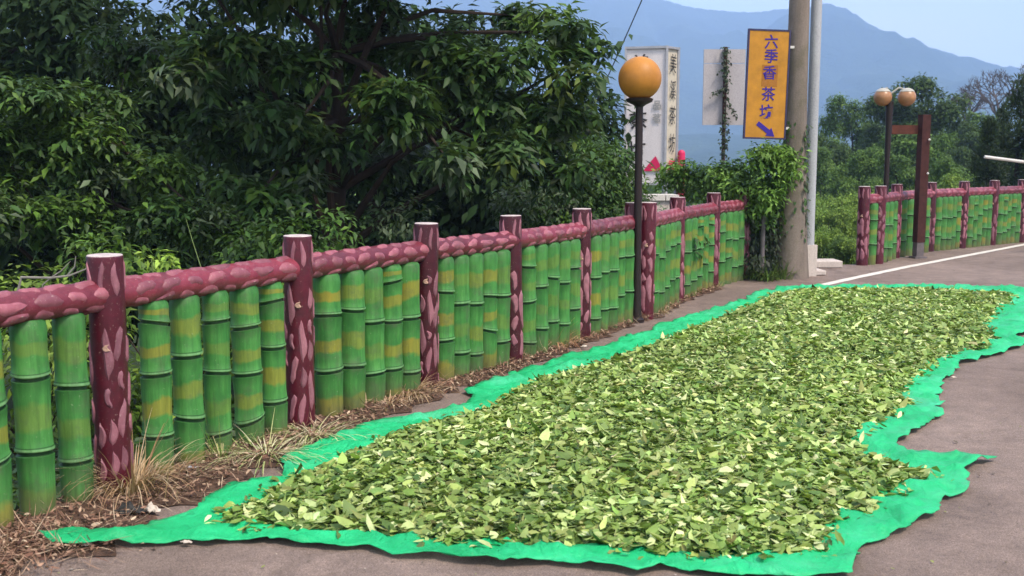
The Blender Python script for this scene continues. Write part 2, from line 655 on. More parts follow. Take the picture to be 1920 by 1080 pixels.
def offset_edge(off, i0=0, i1=None, sub=1):
    """EDGE polyline moved towards the road by off"""
    E = EDGE[i0:i1]
    out = []
    for i in range(len(E)):
        a = E[max(0, i - 1)]
        b = E[min(len(E) - 1, i + 1)]
        t = (b - a) / np.linalg.norm(b - a)
        out.append(E[i] + np.array((t[1], -t[0])) * off)
    return out


rd = offset_edge(-.12) + [np.array((150., -30.)), np.array((-30., -30.))]
flat_poly('road', rd, 0.0, M['asphalt'])

# white edge line, built as a painted strip with a slight worn edge
lp = [gp(*p) for p in [(1432, 559), (1508, 543), (1600, 522), (1700, 501), (1800, 482), (1920, 459), (2060, 432), (2300, 395)]]
mb = MB()
pts = []
for a, b in zip(lp[:-1], lp[1:]):
    for k in range(10): pts.append(a.lerp(b, k / 10))
vs, fs = [], []
for i, p in enumerate(pts):
    t = (pts[min(i + 1, len(pts) - 1)] - pts[max(i - 1, 0)]).normalized()
    nrm = Vector((-t.y, t.x, 0))
    for s in (-1, 1):
        q = p + nrm * s * (.06 + rnd.uniform(-.005, .005))
        vs.append((q.x, q.y, .005))
for i in range(len(pts) - 1): fs.append((2 * i, 2 * i + 2, 2 * i + 3, 2 * i + 1))
fs = [tuple(reversed(f)) for f in fs]
mb.add(vs, fs)
tag(obj('road_line', mb.mesh('road_line', M['line'], False)), kind='structure')


# dirt verge along the near fence
def verge():
    pts_e = offset_edge(-.06, 1, 11)
    wid = [.62, .60, .36, .34, .30, .24, .18, .18, .20, .24, .3]
    A = np.array(pts_e)
    dense_i, dense_o = [], []
    for i in range(len(A) - 1):
        a, b = A[i], A[i + 1]
        t = (b - a) / np.linalg.norm(b - a)
        n = np.array((t[1], -t[0]))
        for k in range(14):
            u = k / 14
            p = a * (1 - u) + b * u
            wv = wid[i] * (1 - u) + wid[i + 1] * u
            dense_i.append(p)
            dense_o.append(p + n * wv * (.8 + .3 * math.sin(i * 7 + k * 1.7) * .5 + rnd.uniform(-.12, .25)))
    mb = MB()
    vs, fs = [], []
    cols = 5
    for pi, po in zip(dense_i, dense_o):
        for c in range(cols + 1):
            u = c / cols
            p = pi * (1 - u) + po * u
            z = .006 + (.03 * math.sin(math.pi * min(1, u * 1.0 + .15)) * (1 - u) + rnd.uniform(0, .012)) * (1 if c < cols else 0)
            vs.append((p[0], p[1], z))
    for i in range(len(dense_i) - 1):
        for c in range(cols):
            k = i * (cols + 1) + c
            fs.append((k, k + 1, k + cols + 2, k + cols + 1))
    mb.add(vs, fs)
    tag(obj('dirt_verge', mb.mesh('dirt_verge', M['dirt'])), kind='structure')
    return dense_i, dense_o


VI, VO = verge()


# ------------------------------------------------------------------ fences
POST_R, POST_H, RAIL_R, RAIL_Z, CULM_R = .079, 1.1, .069, .918, .074


def patch_mesh(name, R, ln, wd, mat, seed, lift=.006):
    """bark scale lying on a cylinder of radius R whose axis is local X; centred at angle 0 (+Z side)"""
    r = random.Random(seed)
    nu, nv = 7, 4
    vs, fs = [], []
    for i in range(nu + 1):
        u = i / nu * 2 - 1
        endw = (1 - abs(u) ** 3.2) ** .5 if abs(u) < 1 else 0
        for j in range(nv + 1):
            v = j / nv * 2 - 1
            ww = wd * .5 * max(endw, .18) * (1 + .20 * math.sin(seed + u * 2.6))
            ang = v * ww / R
            edge = max(abs(u), abs(v))
            h = R + (lift if edge < .95 else -.002) + (r.uniform(-.0008, .0008))
            ang += .10 * math.sin(seed * 1.7 + u * 2.2)
            vs.append((u * ln * .5 + .06 * ln * math.sin(seed * 3 + v * 1.5), math.sin(ang) * h, math.cos(ang) * h))
    for i in range(nu):
        for j in range(nv):
            k = i * (nv + 1) + j
            fs.append((k, k + nv + 1, k + nv + 2, k + 1))
    fs = [tuple(reversed(f)) for f in fs]
    mb = MB()
    mb.add(vs, fs)
    return mb.mesh(name, mat)


RAILP = [patch_mesh('bark_patch', RAIL_R, l, wd, M['patch_rail'], i) for i, (l, wd) in
         enumerate([(.12, .058), (.14, .062), (.10, .060), (.15, .054), (.125, .065), (.09, .052)])]
POSTP = [patch_mesh('bark_patch', POST_R, l, wd, M['patch'], i + 20) for i, (l, wd) in
         enumerate([(.17, .040), (.12, .034), (.23, .040), (.09, .032), (.15, .046), (.06, .034)])]
POSTP_W = [patch_mesh('bark_patch', POST_R, l, wd, M['patch'], i + 80) for i, (l, wd) in
           enumerate([(.20, .056), (.14, .052), (.27, .058), (.11, .05), (.17, .06), (.085, .05)])]
CAPP = [patch_mesh('bark_patch', POST_R, .15, wd, M['patch'], i + 40, .005) for i, wd in enumerate((.03, .036, .026))]


KNOT = patch_mesh('knot', POST_R, .036, .034, M['chip'], 60, .010)


def joined_patches(name, items, mats):
    """items: (mesh, Matrix) -> one mesh"""
    mb = MB()
    for me, mx in items:
        vs = [mx @ v.co for v in me.vertices]
        mb.add(vs, [tuple(p.vertices) for p in me.polygons])
    return mb.mesh(name, mats)


def post_mesh(seed, dark=False):
    r = random.Random(seed)
    prof = [(POST_R * 1.04, -.25), (POST_R * 1.03, .02), (POST_R, .15), (POST_R * .99, .5), (POST_R, .8), (POST_R * 1.0, POST_H - .012),
            (POST_R * .985, POST_H - .003), (POST_R * .95, POST_H), (0.001, POST_H + .001)]
    mb = MB()
    mb.lathe(prof, 26, mis=[0, 0, 0, 0, 0, 0, 1, 1])
    return mb.mesh('post', [M['maroon'], M['cap']])


POSTM = post_mesh(1)


def add_post(root, p, fine, seed):
    r = random.Random(seed)
    po = obj('post', POSTM, root, p)
    po.rotation_euler = (r.uniform(-.012, .012), r.uniform(-.012, .012), r.uniform(0, 6))
    items = []
    wide = not fine
    ncol = 7 if wide else 9
    for c in range(ncol):
        a0 = 2 * math.pi * c / ncol
        z = .03 + r.uniform(0, .12)
        while z < .80:
            me = r.choice(POSTP_W if wide else POSTP)
            l = max(v.co.x for v in me.vertices) - min(v.co.x for v in me.vertices)
            if z + l > .86: break
            if r.random() < (.88 if seed % 50 == 1 else .94): items.append((me, a0 + r.uniform(-.1, .1), z + l / 2))
            z += l + (r.uniform(.008, .022) if wide else r.uniform(.012, .05))
    for c in range(7):
        items.append((r.choice(CAPP), 2 * math.pi * (c + r.uniform(-.15, .15)) / 7, POST_H - .10))
    if fine:
        # the patches on the road side are the ones one can pick apart
        for me, a, z in items:
            q = obj('bark_patch', me, po)
            q.location = (0, 0, z)
            q.rotation_mode = 'XYZ'
            R = Matrix.Rotation(a, 4, 'Z') @ Matrix.Rotation(-math.pi / 2, 4, 'Y') @ Matrix.Rotation(math.pi, 4, 'X')
            q.rotation_euler = R.to_euler()
    else:
        its = [(me, Matrix.Translation((0, 0, z)) @ Matrix.Rotation(a, 4, 'Z') @ Matrix.Rotation(-math.pi / 2, 4, 'Y') @ Matrix.Rotation(math.pi, 4, 'X')) for me, a, z in items]
        tag(obj('bark_relief', joined_patches('bark_relief', its, M['patch']), po), kind='stuff')
    ka = math.atan2(-p.y, -p.x) + r.uniform(-.35, .05) - po.rotation_euler.z
    q = obj('knot', KNOT, po)
    q.location = (0, 0, .71 + r.uniform(-.02, .02))
    q.rotation_euler = (Matrix.Rotation(ka, 4, 'Z') @ Matrix.Rotation(-math.pi / 2, 4, 'Y') @ Matrix.Rotation(math.pi, 4, 'X')).to_euler()
    return po


def add_rail(root, a, b, fine, seed, stop=0.0, zr=RAIL_Z):
    r = random.Random(seed)
    A = Vector((a.x, a.y, a.z + zr))
    B = Vector((b.x, b.y, b.z + zr))
    L = (B - A).length - stop
    d = (B - A).normalized()
    rot = d.to_track_quat('X', 'Z').to_euler()
    mb = MB()
    n = 9
    seg = 22
    vs, fs = [], []
    for i in range(n + 1):
        x = L * i / n
        for k in range(seg):
            an = 2 * math.pi * k / seg
            rr = RAIL_R
            vs.append((x, math.cos(an) * rr, math.sin(an) * rr))
    for i in range(n):
        for k in range(seg):
            fs.append((i * seg + k, i * seg + (k + 1) % seg, (i + 1) * seg + (k + 1) % seg, (i + 1) * seg + k))
    fs.append(tuple(range(seg))[::-1])
    fs.append(tuple(range(n * seg, (n + 1) * seg)))
    fs = [tuple(reversed(f)) for f in fs]
    fs = [tuple(reversed(f)) for f in fs]
    mb.add(vs, fs)
    ro = obj('rail', mb.mesh('rail', M['rail']), root, A)
    ro.rotation_euler = rot
    items = []
    rows = 6
    for c in range(rows):
        ang = 2 * math.pi * c / rows + .25
        x = .02 + r.uniform(0, .12)
        while x < L - .06:
            me = r.choice(RAILP)
            l = max(v.co.x for v in me.vertices) - min(v.co.x for v in me.vertices)
            items.append((me, x + l / 2, ang + r.uniform(-.09, .09)))
            x += l + r.uniform(.008, .03)
    if fine:
        for me, x, an in items:
            q = obj('bark_patch', me, ro)
            q.location = (x, 0, 0)
            q.rotation_euler = (an, 0, 0)
    else:
        its = [(me, Matrix.Translation((x, 0, 0)) @ Matrix.Rotation(an, 4, 'X')) for me, x, an in items]
        tag(obj('bark_relief', joined_patches('bark_relief', its, M['patch_rail']), ro), kind='stuff')
    return ro


def culm_mesh(seed, H):
    r = random.Random(seed)
    R = CULM_R * r.uniform(.93, 1.04)
    nodes = []
    z = r.uniform(.10, .32)
    while z < H - .10:
        nodes.append(z)
        z += r.uniform(.235, .36)
    cuts = [-.12] + nodes + [H + .012]
    prof, tint, tl = [], [], []
    base_R = R
    for i in range(len(cuts) - 1):
        z0, z1 = cuts[i], cuts[i + 1]
        first = (i == 0)
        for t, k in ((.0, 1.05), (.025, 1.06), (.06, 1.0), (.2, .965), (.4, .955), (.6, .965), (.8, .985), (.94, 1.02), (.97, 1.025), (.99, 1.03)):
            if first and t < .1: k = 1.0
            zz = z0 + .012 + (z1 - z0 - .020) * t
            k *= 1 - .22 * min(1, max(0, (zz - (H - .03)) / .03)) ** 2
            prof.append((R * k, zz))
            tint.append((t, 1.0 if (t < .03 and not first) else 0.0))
        if i < len(cuts) - 2:
            prof.append((R * .86, z1 - .006))
            tint.append((1.0, .36))
            prof.append((R * .86, z1 + .004))
            tint.append((1.0, .36))
    tilts = {}
    for zn in nodes: tilts[zn] = (r.uniform(-.16, .16) if r.random() < .75 else r.uniform(-.35, .35), r.uniform(0, 6.28))
    seg = 18

    def tiltf(i, an):
        zz = prof[i][1]
        o = 0
        for zn, (a, ph) in tilts.items():
            w_ = max(0, 1 - abs(zz - zn) / .07)
            o += w_ * a * R * math.cos(an - ph)
        return o
    prof.append((.001, H + .010))
    tint.append((1.0, 0))
    mb = MB()
    mb.lathe(prof, seg, tilt=tiltf)
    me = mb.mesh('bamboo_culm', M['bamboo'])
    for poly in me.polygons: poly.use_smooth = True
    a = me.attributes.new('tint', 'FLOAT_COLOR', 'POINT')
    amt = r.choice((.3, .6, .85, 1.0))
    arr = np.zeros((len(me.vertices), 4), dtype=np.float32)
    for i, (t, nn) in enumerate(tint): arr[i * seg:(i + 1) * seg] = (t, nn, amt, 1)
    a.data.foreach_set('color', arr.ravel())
    return me


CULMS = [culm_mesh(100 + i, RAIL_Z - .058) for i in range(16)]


def at_columns(a, b, cols):
    """places along the bay (0..1) whose culm stands in the given picture columns"""
    out = []
    for px in cols:
        k = (px - 960) / 2000.0
        lo, hi = -.2, 1.2
        for _ in range(40):
            m = (lo + hi) / 2
            p = a.lerp(b, m)
            f = (FWD.y * p.y + FWD.z * (.45 - EYE))
            if p.x / f < k: lo = m
            else: hi = m
        out.append((lo + hi) / 2)
    return out


def build_fence(name, posts, label, nculm, fine_p, fine_r, seed, last_post=True, skip=None, custom=None):
    name_i = 0 if len(posts) == len(POSTS_A) and posts[0] is POSTS_A[0] else 1
    root = thing(name, posts[0], label, 'fence', 'painted bamboo railings')
    r = random.Random(seed)
    for i, p in enumerate(posts):
        if i < len(posts) - 1 or last_post: add_post(root, p, i in fine_p, seed * 50 + i)
    for i in range(len(posts) - 1):
        add_rail(root, posts[i], posts[i + 1], i in fine_r, seed * 70 + i)
        a, b = posts[i], posts[i + 1]
        L = (b - a).length
        n = nculm[i] if isinstance(nculm, list) else nculm
        if custom and i in custom:
            us = custom[i]
        else:
            us = [(.11 + (L - .22) * (k + .5) / n) / L for k in range(n)]
        for u in us:
            p = a.lerp(b, u)
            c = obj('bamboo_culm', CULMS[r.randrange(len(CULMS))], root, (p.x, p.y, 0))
            c.rotation_euler = (r.uniform(-.010, .010), r.uniform(-.010, .010), r.uniform(0, 6.28))
            s = r.uniform(.96, 1.04) * (1.0 if i < 2 and name_i == 0 else 1.15)
            c.scale = (s, s, 1.0)
    return root


build_fence('bamboo_fence', POSTS_A, 'long maroon log and green bamboo railing beside the dirt verge, before the big dark tree',
            5, {1, 2, 3}, {0, 1, 2}, 3, custom={0: [.13, .30] + at_columns(POSTS_A[0], POSTS_A[1], [-20, 62, 137]), 1: at_columns(POSTS_A[1], POSTS_A[2], [292, 352, 405, 465, 512]),
                        2: at_columns(POSTS_A[2], POSTS_A[3], [616, 658, 695, 730, 763])})
build_fence('bamboo_fence', POSTS_B, 'shorter painted bamboo railing running from the orange globe lamp to the creeper covered utility pole',
            [5, 5, 4], set(), set(), 4)
build_fence('bamboo_fence', POSTS_C, 'distant painted bamboo railing beyond the white line, behind the twin globe lamp',
            [1, 3, 5, 5, 5, 5, 5, 5], set(), set(), 5)

# ------------------------------------------------------------------ green net and leaf heap
NET = [(80, 1024), (190, 1014), (235, 1003), (300, 985), (330, 981), (380, 958), (420, 915), (470, 908), (525, 900), (538, 884), (530, 868), (560, 852), (600, 838), (650, 818), (690, 795),
       (740, 790), (800, 782), (850, 772), (880, 752), (876, 738), (900, 725), (950, 712), (975, 700), (1010, 690), (1060, 672), (1080, 665), (1130, 655), (1180, 634), (1215, 626), (1230, 612), (1270, 601), (1310, 592),
       (1340, 582), (1380, 572), (1412, 556), (1438, 545), (1448, 548), (1460, 541), (1600, 538.5), (1760, 538), (1880, 541), (1985, 547), (1960, 575), (1975, 605), (1925, 607), (1945, 625), (1895, 634), (1935, 640), (1905, 655), (1850, 673), (1805, 684),
       (1785, 703), (1768, 722), (1758, 738), (1764, 760), (1760, 785), (1738, 804), (1705, 824), (1684, 830), (1684, 846), (1720, 858), (1790, 859), (1864, 864), (1828, 880), (1812, 890), (1818, 930), (1768, 942), (1760, 968),
       (1700, 998), (1640, 1025), (1610, 1042), (1606, 1086), (1500, 1092), (1380, 1088), (1300, 1078), (1245, 1072), (1190, 1081), (1110, 1073), (1020, 1062), (960, 1065), (870, 1060), (830, 1052),
       (740, 1048), (690, 1035), (620, 1034), (570, 1031), (530, 1022), (420, 1023), (330, 1025), (200, 1034), (110, 1037)]
HEAP = [(405, 980), (470, 948), (540, 908), (600, 886), (700, 838), (780, 808), (900, 778), (960, 748), (1000, 722), (1130, 686), (1260, 636), (1390, 586), (1450, 556), (1500, 549), (1700, 547), (1880, 554), (1905, 560), (1880, 584),
        (1845, 614), (1868, 634), (1850, 659), (1800, 664), (1750, 694), (1700, 736), (1690, 750), (1712, 766), (1650, 800), (1610, 836), (1620, 862), (1700, 880), (1765, 910), (1720, 916), (1660, 936), (1640, 966),
        (1560, 996), (1550, 1046), (1480, 1060), (1400, 1055), (1300, 1050), (1180, 1046), (1100, 1036), (1000, 1031), (900, 1028), (800, 1026), (700, 1011), (600, 1006), (480, 1001), (420, 996)]
net2 = [gp(*p) for p in NET]
heap2 = [gp(*p) for p in HEAP]


def densify(pts, step, jit, r):
    out = []
    n = len(pts)
    for i in range(n):
        a, b = pts[i], pts[(i + 1) % n]
        k = max(1, int((b - a).length / step))
        nr = (b - a).normalized()
        nr = Vector((-nr.y, nr.x, 0))
        for j in range(k):
            out.append(a.lerp(b, j / k) + nr * r.uniform(-jit, jit) * (1 if j else .3))
    return out


def inside(P, poly):
    x, y = P[:, 0], P[:, 1]
    c = np.zeros(len(P), dtype=bool)
    q = np.array([(p.x, p.y) for p in poly])
    j = len(q) - 1
    for i in range(len(q)):
        xi, yi = q[i]
        xj, yj = q[j]
        m = ((yi > y) != (yj > y)) & (x < (xj - xi) * (y - yi) / (yj - yi + 1e-12) + xi)
        c ^= m
        j = i
    return c


def bdist(P, poly):
    best = np.full(len(P), 1e9)
    q = np.array([(p.x, p.y) for p in poly])
    for i in range(len(q)):
        a, b = q[i - 1], q[i]
        ab = b - a
        t = np.clip(((P - a) @ ab) / (ab @ ab + 1e-12), 0, 1)
        best = np.minimum(best, np.hypot(*(P - a - t[:, None] * ab).T))
    return best


def vnoise(P, s, seed):
    """smooth value noise, about -1..1"""
    g = np.random.default_rng(seed).uniform(-1, 1, (64, 64))
    x, y = P[:, 0] * s, P[:, 1] * s
    xi, yi = np.floor(x).astype(int), np.floor(y).astype(int)
    fx, fy = x - xi, y - yi
    fx, fy = fx * fx * (3 - 2 * fx), fy * fy * (3 - 2 * fy)
    G = lambda a, b: g[a % 64, b % 64]
    return (G(xi, yi) * (1 - fx) + G(xi + 1, yi) * fx) * (1 - fy) + (G(xi, yi + 1) * (1 - fx) + G(xi + 1, yi + 1) * fx) * fy


def build_net():
    bd = densify(net2, .028, .006, rnd)
    q0 = np.array([(p.x, p.y) for p in bd])
    wob = .026 * vnoise(q0, 9, 41) + .014 * vnoise(q0, 22, 42)
    wob2 = .026 * vnoise(q0, 9, 43) + .014 * vnoise(q0, 22, 44)
    bd = [Vector((p.x + a_, p.y + b_ * .6, 0)) for p, a_, b_ in zip(bd, wob, wob2)]
    q = np.array([(p.x, p.y) for p in bd])
    lo, hi = q.min(0), q.max(0)
    st = .034
    gx, gy = np.meshgrid(np.arange(lo[0], hi[0], st), np.arange(lo[1], hi[1], st))
    P = np.column_stack([gx.ravel(), gy.ravel()])
    P += np.random.default_rng(5).uniform(-.010, .010, P.shape)
    P = P[inside(P, bd)]
    D = bdist(P, bd)
    P = P[D > .022]
    hD = bdist(P, heap2)
    ins = inside(P, heap2)
    P = P[~(ins & (hD > .35))]          # nothing shows of the net deep under the heap except its sag; keep it coarse there
    P2 = np.column_stack([gx.ravel()[::23], gy.ravel()[::23]])
    P2 = P2[inside(P2, heap2)]
    P = np.concatenate([P, P2])
    vs = [Vector(p) for p in q] + [Vector(p) for p in P]
    n = len(q)
    res = mgeo.delaunay_2d_cdt(vs, [], [list(range(n))], 1, 1e-5)
    V2 = np.array([(v.x, v.y) for v in res[0]])
    faces = np.array([f for f in res[2] if len(f) == 3])
    D = bdist(V2, bd)
    hD = bdist(V2, heap2)
    hin = inside(V2, heap2)
    edgef = np.exp(-D / .10)
    z = .010 + .012 * np.abs(vnoise(V2, 7, 1)) + .012 * np.clip(vnoise(V2 + .3 * vnoise(V2, 4, 9)[:, None], 16, 2), 0, 1)
    fold = vnoise(np.column_stack([V2[:, 0] * 1.0 + V2[:, 1] * .35, V2[:, 1] * .25]), 9, 3)
    z += .028 * np.clip(fold - .12, 0, 1) * np.clip(D / .06, .25, 1)
    ridge = 1 - np.abs(vnoise(V2 + .15 * vnoise(V2, 3, 17)[:, None], 5, 18))
    ridge2 = 1 - np.abs(vnoise(np.column_stack([V2[:, 0] * .5 - V2[:, 1] * .8, V2[:, 1]]), 8, 19))
    z += (.030 * np.clip(ridge - .72, 0, 1) / .28 * np.clip(ridge - .72, 0, 1) / .28 + .022 * (np.clip(ridge2 - .75, 0, 1) / .25) ** 2) * np.clip(D / .05, .3, 1)
    z += edgef * (.006 + .026 * np.clip(vnoise(V2, 9, 4), 0, 1))
    tip = gp(120, 1028)
    z += .022 * np.exp(-((V2[:, 0] - tip.x) ** 2 + (V2[:, 1] - tip.y) ** 2) / .05)
    z = np.where(hin & (hD > .06), .008, z)
    a, b, c = (V2[faces[:, i]] for i in range(3))
    cr = (b[:, 0] - a[:, 0]) * (c[:, 1] - a[:, 1]) - (b[:, 1] - a[:, 1]) * (c[:, 0] - a[:, 0])
    faces[cr < 0] = faces[cr < 0][:, ::-1]
    me = np_mesh('green_net', np.column_stack([V2, z]), [faces], M['tarp'], smooth=True)
    o = obj('green_net', me)
    md = o.modifiers.new('thickness', 'SOLIDIFY')
    md.thickness = .003
    md.offset = -1
    tag(o, 'bright emerald green net sheet with ragged wavy edges spread on the road under the leaves', 'net')


build_net()
vg = bpy.data.objects['dirt_verge'].data                # the earth lies flat where the net covers it
q_ = np.array([v.co[:] for v in vg.vertices])
m_ = inside(q_[:, :2], net2) | (bdist(q_[:, :2], net2) < .05)
for i_ in np.nonzero(m_)[0]: vg.vertices[int(i_)].co.z = .003

LT = np.array([(0, 0, 0), (.30, .42, .10), (.30, 0, 0), (.30, -.42, .10), (.68, .36, .07), (.68, 0, .0), (.68, -.36, .07), (1, 0, 0)])
LQ = np.array([(2, 5, 4, 1), (3, 6, 5, 2)])
LTri = np.array([(0, 2, 1), (0, 3, 2), (5, 7, 4), (6, 7, 5)])


def frames(d, up):
    x = d / np.linalg.norm(d, axis=1, keepdims=True)
    y = np.cross(up, x)
    y /= np.linalg.norm(y, axis=1, keepdims=True) + 1e-9
    z = np.cross(x, y)
    return x, y, z


def leaf_arrays(pos, d, up, ln, wd, curl, fold):
    x, y, z = frames(d, up)
    T = LT[None]
    lx = T[:, :, 0] * ln[:, None]
    ly = T[:, :, 1] * wd[:, None]
    lz = T[:, :, 2] * fold[:, None] * wd[:, None] - (T[:, :, 0] ** 2) * curl[:, None] * ln[:, None]
    V = pos[:, None, :] + lx[..., None] * x[:, None] + ly[..., None] * y[:, None] + lz[..., None] * z[:, None]
    n = len(pos)
    off = (np.arange(n) * 8)[:, None, None]
    Q = (LQ[None] + off).reshape(-1, 4)
    Tt = (LTri[None] + off).reshape(-1, 3)
    return V.reshape(-1, 3), Q, Tt


PAL = np.array([(.048, .096, .021), (.092, .160, .032), (.142, .222, .045), (.198, .285, .063), (.280, .372, .096), (.405, .49, .18), (.54, .59, .29), (.165, .18, .05)])
PALW = np.array([.10, .16, .19, .18, .15, .12, .06, .04])


def heap_height(P):
    D = bdist(P, heap2)
    h = .018 + .045 * (1 - np.exp(-D / .22)) + .018 * np.clip(vnoise(P, 2.2, 7), -1, 1) * np.clip(D / .3, 0, 1)
    return np.clip(h, .015, .2)


def build_heap():
    g = np.random.default_rng(21)
    root = thing('leaf_heap', (heap2[0].x, heap2[0].y, 0), 'wide heap of picked green leaves spread out to dry on the green net', 'leaves')
    q = np.array([(p.x, p.y) for p in heap2])
    lo, hi = q.min(0) - .05, q.max(0) + .05
    # under-layer of matted leaves: a real uneven surface below the loose ones
    st = .055
    gx, gy = np.meshgrid(np.arange(lo[0], hi[0], st), np.arange(lo[1], hi[1], st))
    P = np.column_stack([gx.ravel(), gy.ravel()])
    P += g.uniform(-.015, .015, P.shape)
    ok = inside(P, heap2) & (bdist(P, heap2) > .03)
    idx = -np.ones(len(P), dtype=int)
    idx[ok] = np.arange(ok.sum())
    ny, nx = gx.shape
    I = idx.reshape(ny, nx)
    F = np.stack([I[:-1, :-1], I[:-1, 1:], I[1:, 1:], I[1:, :-1]], -1).reshape(-1, 4)
    F = F[(F >= 0).all(1)]
    Pk = P[ok]
    z = heap_height(Pk) - .012 + g.uniform(-.008, .008, len(Pk))
    z = np.maximum(z, .006)
    tint = PAL[g.choice(4, len(Pk), p=[.4, .3, .2, .1])]
    me = np_mesh('matted_leaves', np.column_stack([Pk, z]) - np.array(ORG[root]), [F], M['pile'], tint)
    tag(obj('matted_leaves', me, root), kind='stuff')
    N = 84000
    P = g.uniform(lo, hi, (N * 3, 2))
    # fewer, per square metre, where it is far
    keep = g.uniform(0, 1, len(P)) < np.clip(1.25 - (P[:, 1] - 4) * .055, .55, 1)
    P = P[keep]
    D = bdist(P, heap2)
    ins = inside(P, heap2)
    stray = (~ins) & (D < .05) & (g.uniform(0, 1, len(P)) < .12)
    thin = ins & (g.uniform(0, 1, len(P)) < np.clip(D / .08 + .45, 0, 1))
    P = P[thin | stray][:N]
    n = len(P)
    print('heap leaves', n)
    hh = heap_height(P)
    hh[~inside(P, heap2)] = .02
    pos = np.column_stack([P, hh + g.uniform(-.010, .022, n)])
    az = g.uniform(0, 6.283, n)
    el = g.normal(-.04, .15, n)
    d = np.column_stack([np.cos(az) * np.cos(el), np.sin(az) * np.cos(el), np.sin(el)])
    up = np.column_stack([g.normal(0, .45, n), g.normal(0, .45, n), np.ones(n)])
    up[g.uniform(0, 1, n) < .3] *= np.array([1, 1, -1])
    ln = g.lognormal(math.log(.053), .32, n)
    ln = np.clip(ln, .024, .092)
    wd = ln * g.uniform(.42, .80, n)
    curl = g.normal(.12, .3, n)
    fold = g.uniform(-.5, 2.2, n)
    stalk = g.uniform(0, 1, n) < .07                     # bare leaf stalks among the blades
    ln[stalk] *= 1.25
    wd[stalk] = .0045
    roll = g.uniform(0, 1, n) < .25                      # wilted, rolled leaves
    wd[roll] *= .55
    fold[roll] = g.uniform(3, 6, roll.sum())
    pos -= d * (ln * .5)[:, None]
    pos[:, 2] = np.maximum(pos[:, 2], .012)
    ci = g.choice(len(PAL), n, p=PALW)
    col = PAL[ci] * g.uniform(.8, 1.2, (n, 1)) * np.array([1, 1, 1]) * (1 + g.normal(0, .06, (n, 3)))
    col[stalk] = np.array([.36, .38, .15]) * g.uniform(.7, 1.2, (stalk.sum(), 1))
    # patches that have wilted a little more or less
    wv = vnoise(P, 1.4, 31)
    col *= (1 + .18 * wv)[:, None]
    V, Q, T = leaf_arrays(pos, d, up, ln, wd, curl, fold)
    V[:, 2] = np.maximum(V[:, 2], .008)
    me = np_mesh('loose_leaves', V - np.array(ORG[root]), [Q, T], M['pile'], np.repeat(col, 8, axis=0))
    tag(obj('loose_leaves', me, root), kind='stuff')
    # the 290 leaves that show largest, on top of the near edge
    var = []
    for k in range(12):
        p0 = np.zeros((1, 3))
        c = PAL[[1, 2, 3, 4, 5, 6, 3, 4, 2, 5, 4, 7][k]]
        V, Q, T = leaf_arrays(p0, np.array([[1., 0, 0]]), np.array([[0, 0, 1.]]), np.array([1.0]), np.array([g.uniform(.45, .8)]),
                              np.array([g.normal(.1, .3)]), np.array([g.uniform(-.4, 2.0)]))
        V -= np.array([.5, 0, 0])
        var.append(np_mesh('leaf', V, [Q, T], M['pile'], np.repeat(c[None], 8, axis=0)))
    cand = g.uniform(lo, (hi[0], 5.9), (6000, 2))
    cand = cand[inside(cand, heap2)]
    cand = cand[bdist(cand, heap2) > .015]
    cand = cand[np.argsort(np.hypot(cand[:, 0], cand[:, 1]) + g.uniform(0, .9, len(cand)))][:290]
    hz = heap_height(cand)
    for (x, y), z in zip(cand, hz):
        o = obj('leaf', var[g.integers(12)], root, (x, y, z + g.uniform(.018, .03)))
        o.rotation_euler = (g.normal(0, .3) + (math.pi if g.uniform() < .3 else 0), g.normal(0, .2), g.uniform(0, 6.28))
        s = float(np.clip(g.normal(.056, .012), .038, .08))
        o.scale = (s, s, s)


build_heap()

# ------------------------------------------------------------------ litter, dry grass, scraps
BR = np.array([(.14, .070, .046), (.21, .115, .076), (.29, .175, .115), (.075, .038, .028), (.37, .25, .165), (.46, .35, .24)])


def build_litter():
    g = np.random.default_rng(8)
    vi, vo = np.array(VI), np.array(VO)
    n = 12500
    k = g.uniform(0, 1, n) ** 1.35 * (len(vi) - 1.01)
    i = k.astype(int)
    f = (k - i)[:, None]
    a = vi[i] * (1 - f) + vi[i + 1] * f
    b = vo[i] * (1 - f) + vo[i + 1] * f
    u = g.beta(1.3, 1.6, n)[:, None] * 1.12 - .05
    P = a * (1 - u) + b * u
    # bottom left corner, where the litter spills over the road
    m = 2600
    c0 = gp(20, 1030)
    P2 = np.column_stack([g.normal(c0.x - .1, .22, m), g.normal(c0.y - .02, .17, m)])
    P = np.concatenate([P, P2])
    e = edge_dist(P)
    P = P[(e < .03) & ~inside(P, net2)]
    n = len(P)
    pos = np.column_stack([P, .022 + g.uniform(0, .028, n)])
    az = g.uniform(0, 6.283, n)
    el = g.normal(0, .25, n)
    d = np.column_stack([np.cos(az) * np.cos(el), np.sin(az) * np.cos(el), np.sin(el)])
    up = np.column_stack([g.normal(0, .4, n), g.normal(0, .4, n), np.ones(n)])
    twig = g.uniform(0, 1, n) < .55
    ln = np.where(twig, g.uniform(.04, .14, n), g.uniform(.014, .042, n))
    wd = np.where(twig, .004, ln * g.uniform(.3, .6, n))
    col = BR[g.choice(6, n, p=[.14, .22, .25, .11, .19, .09])] * g.uniform(.75, 1.25, (n, 1))
    V, Q, T = leaf_arrays(pos, d, up, ln, wd, g.normal(.1, .4, n), g.uniform(-.5, 2, n))
    V[:, 2] = np.maximum(V[:, 2], .008)
    tag(obj('leaf_litter', np_mesh('leaf_litter', V, [Q, T], M['litter'], np.repeat(col, 8, axis=0))), kind='stuff')


build_litter()


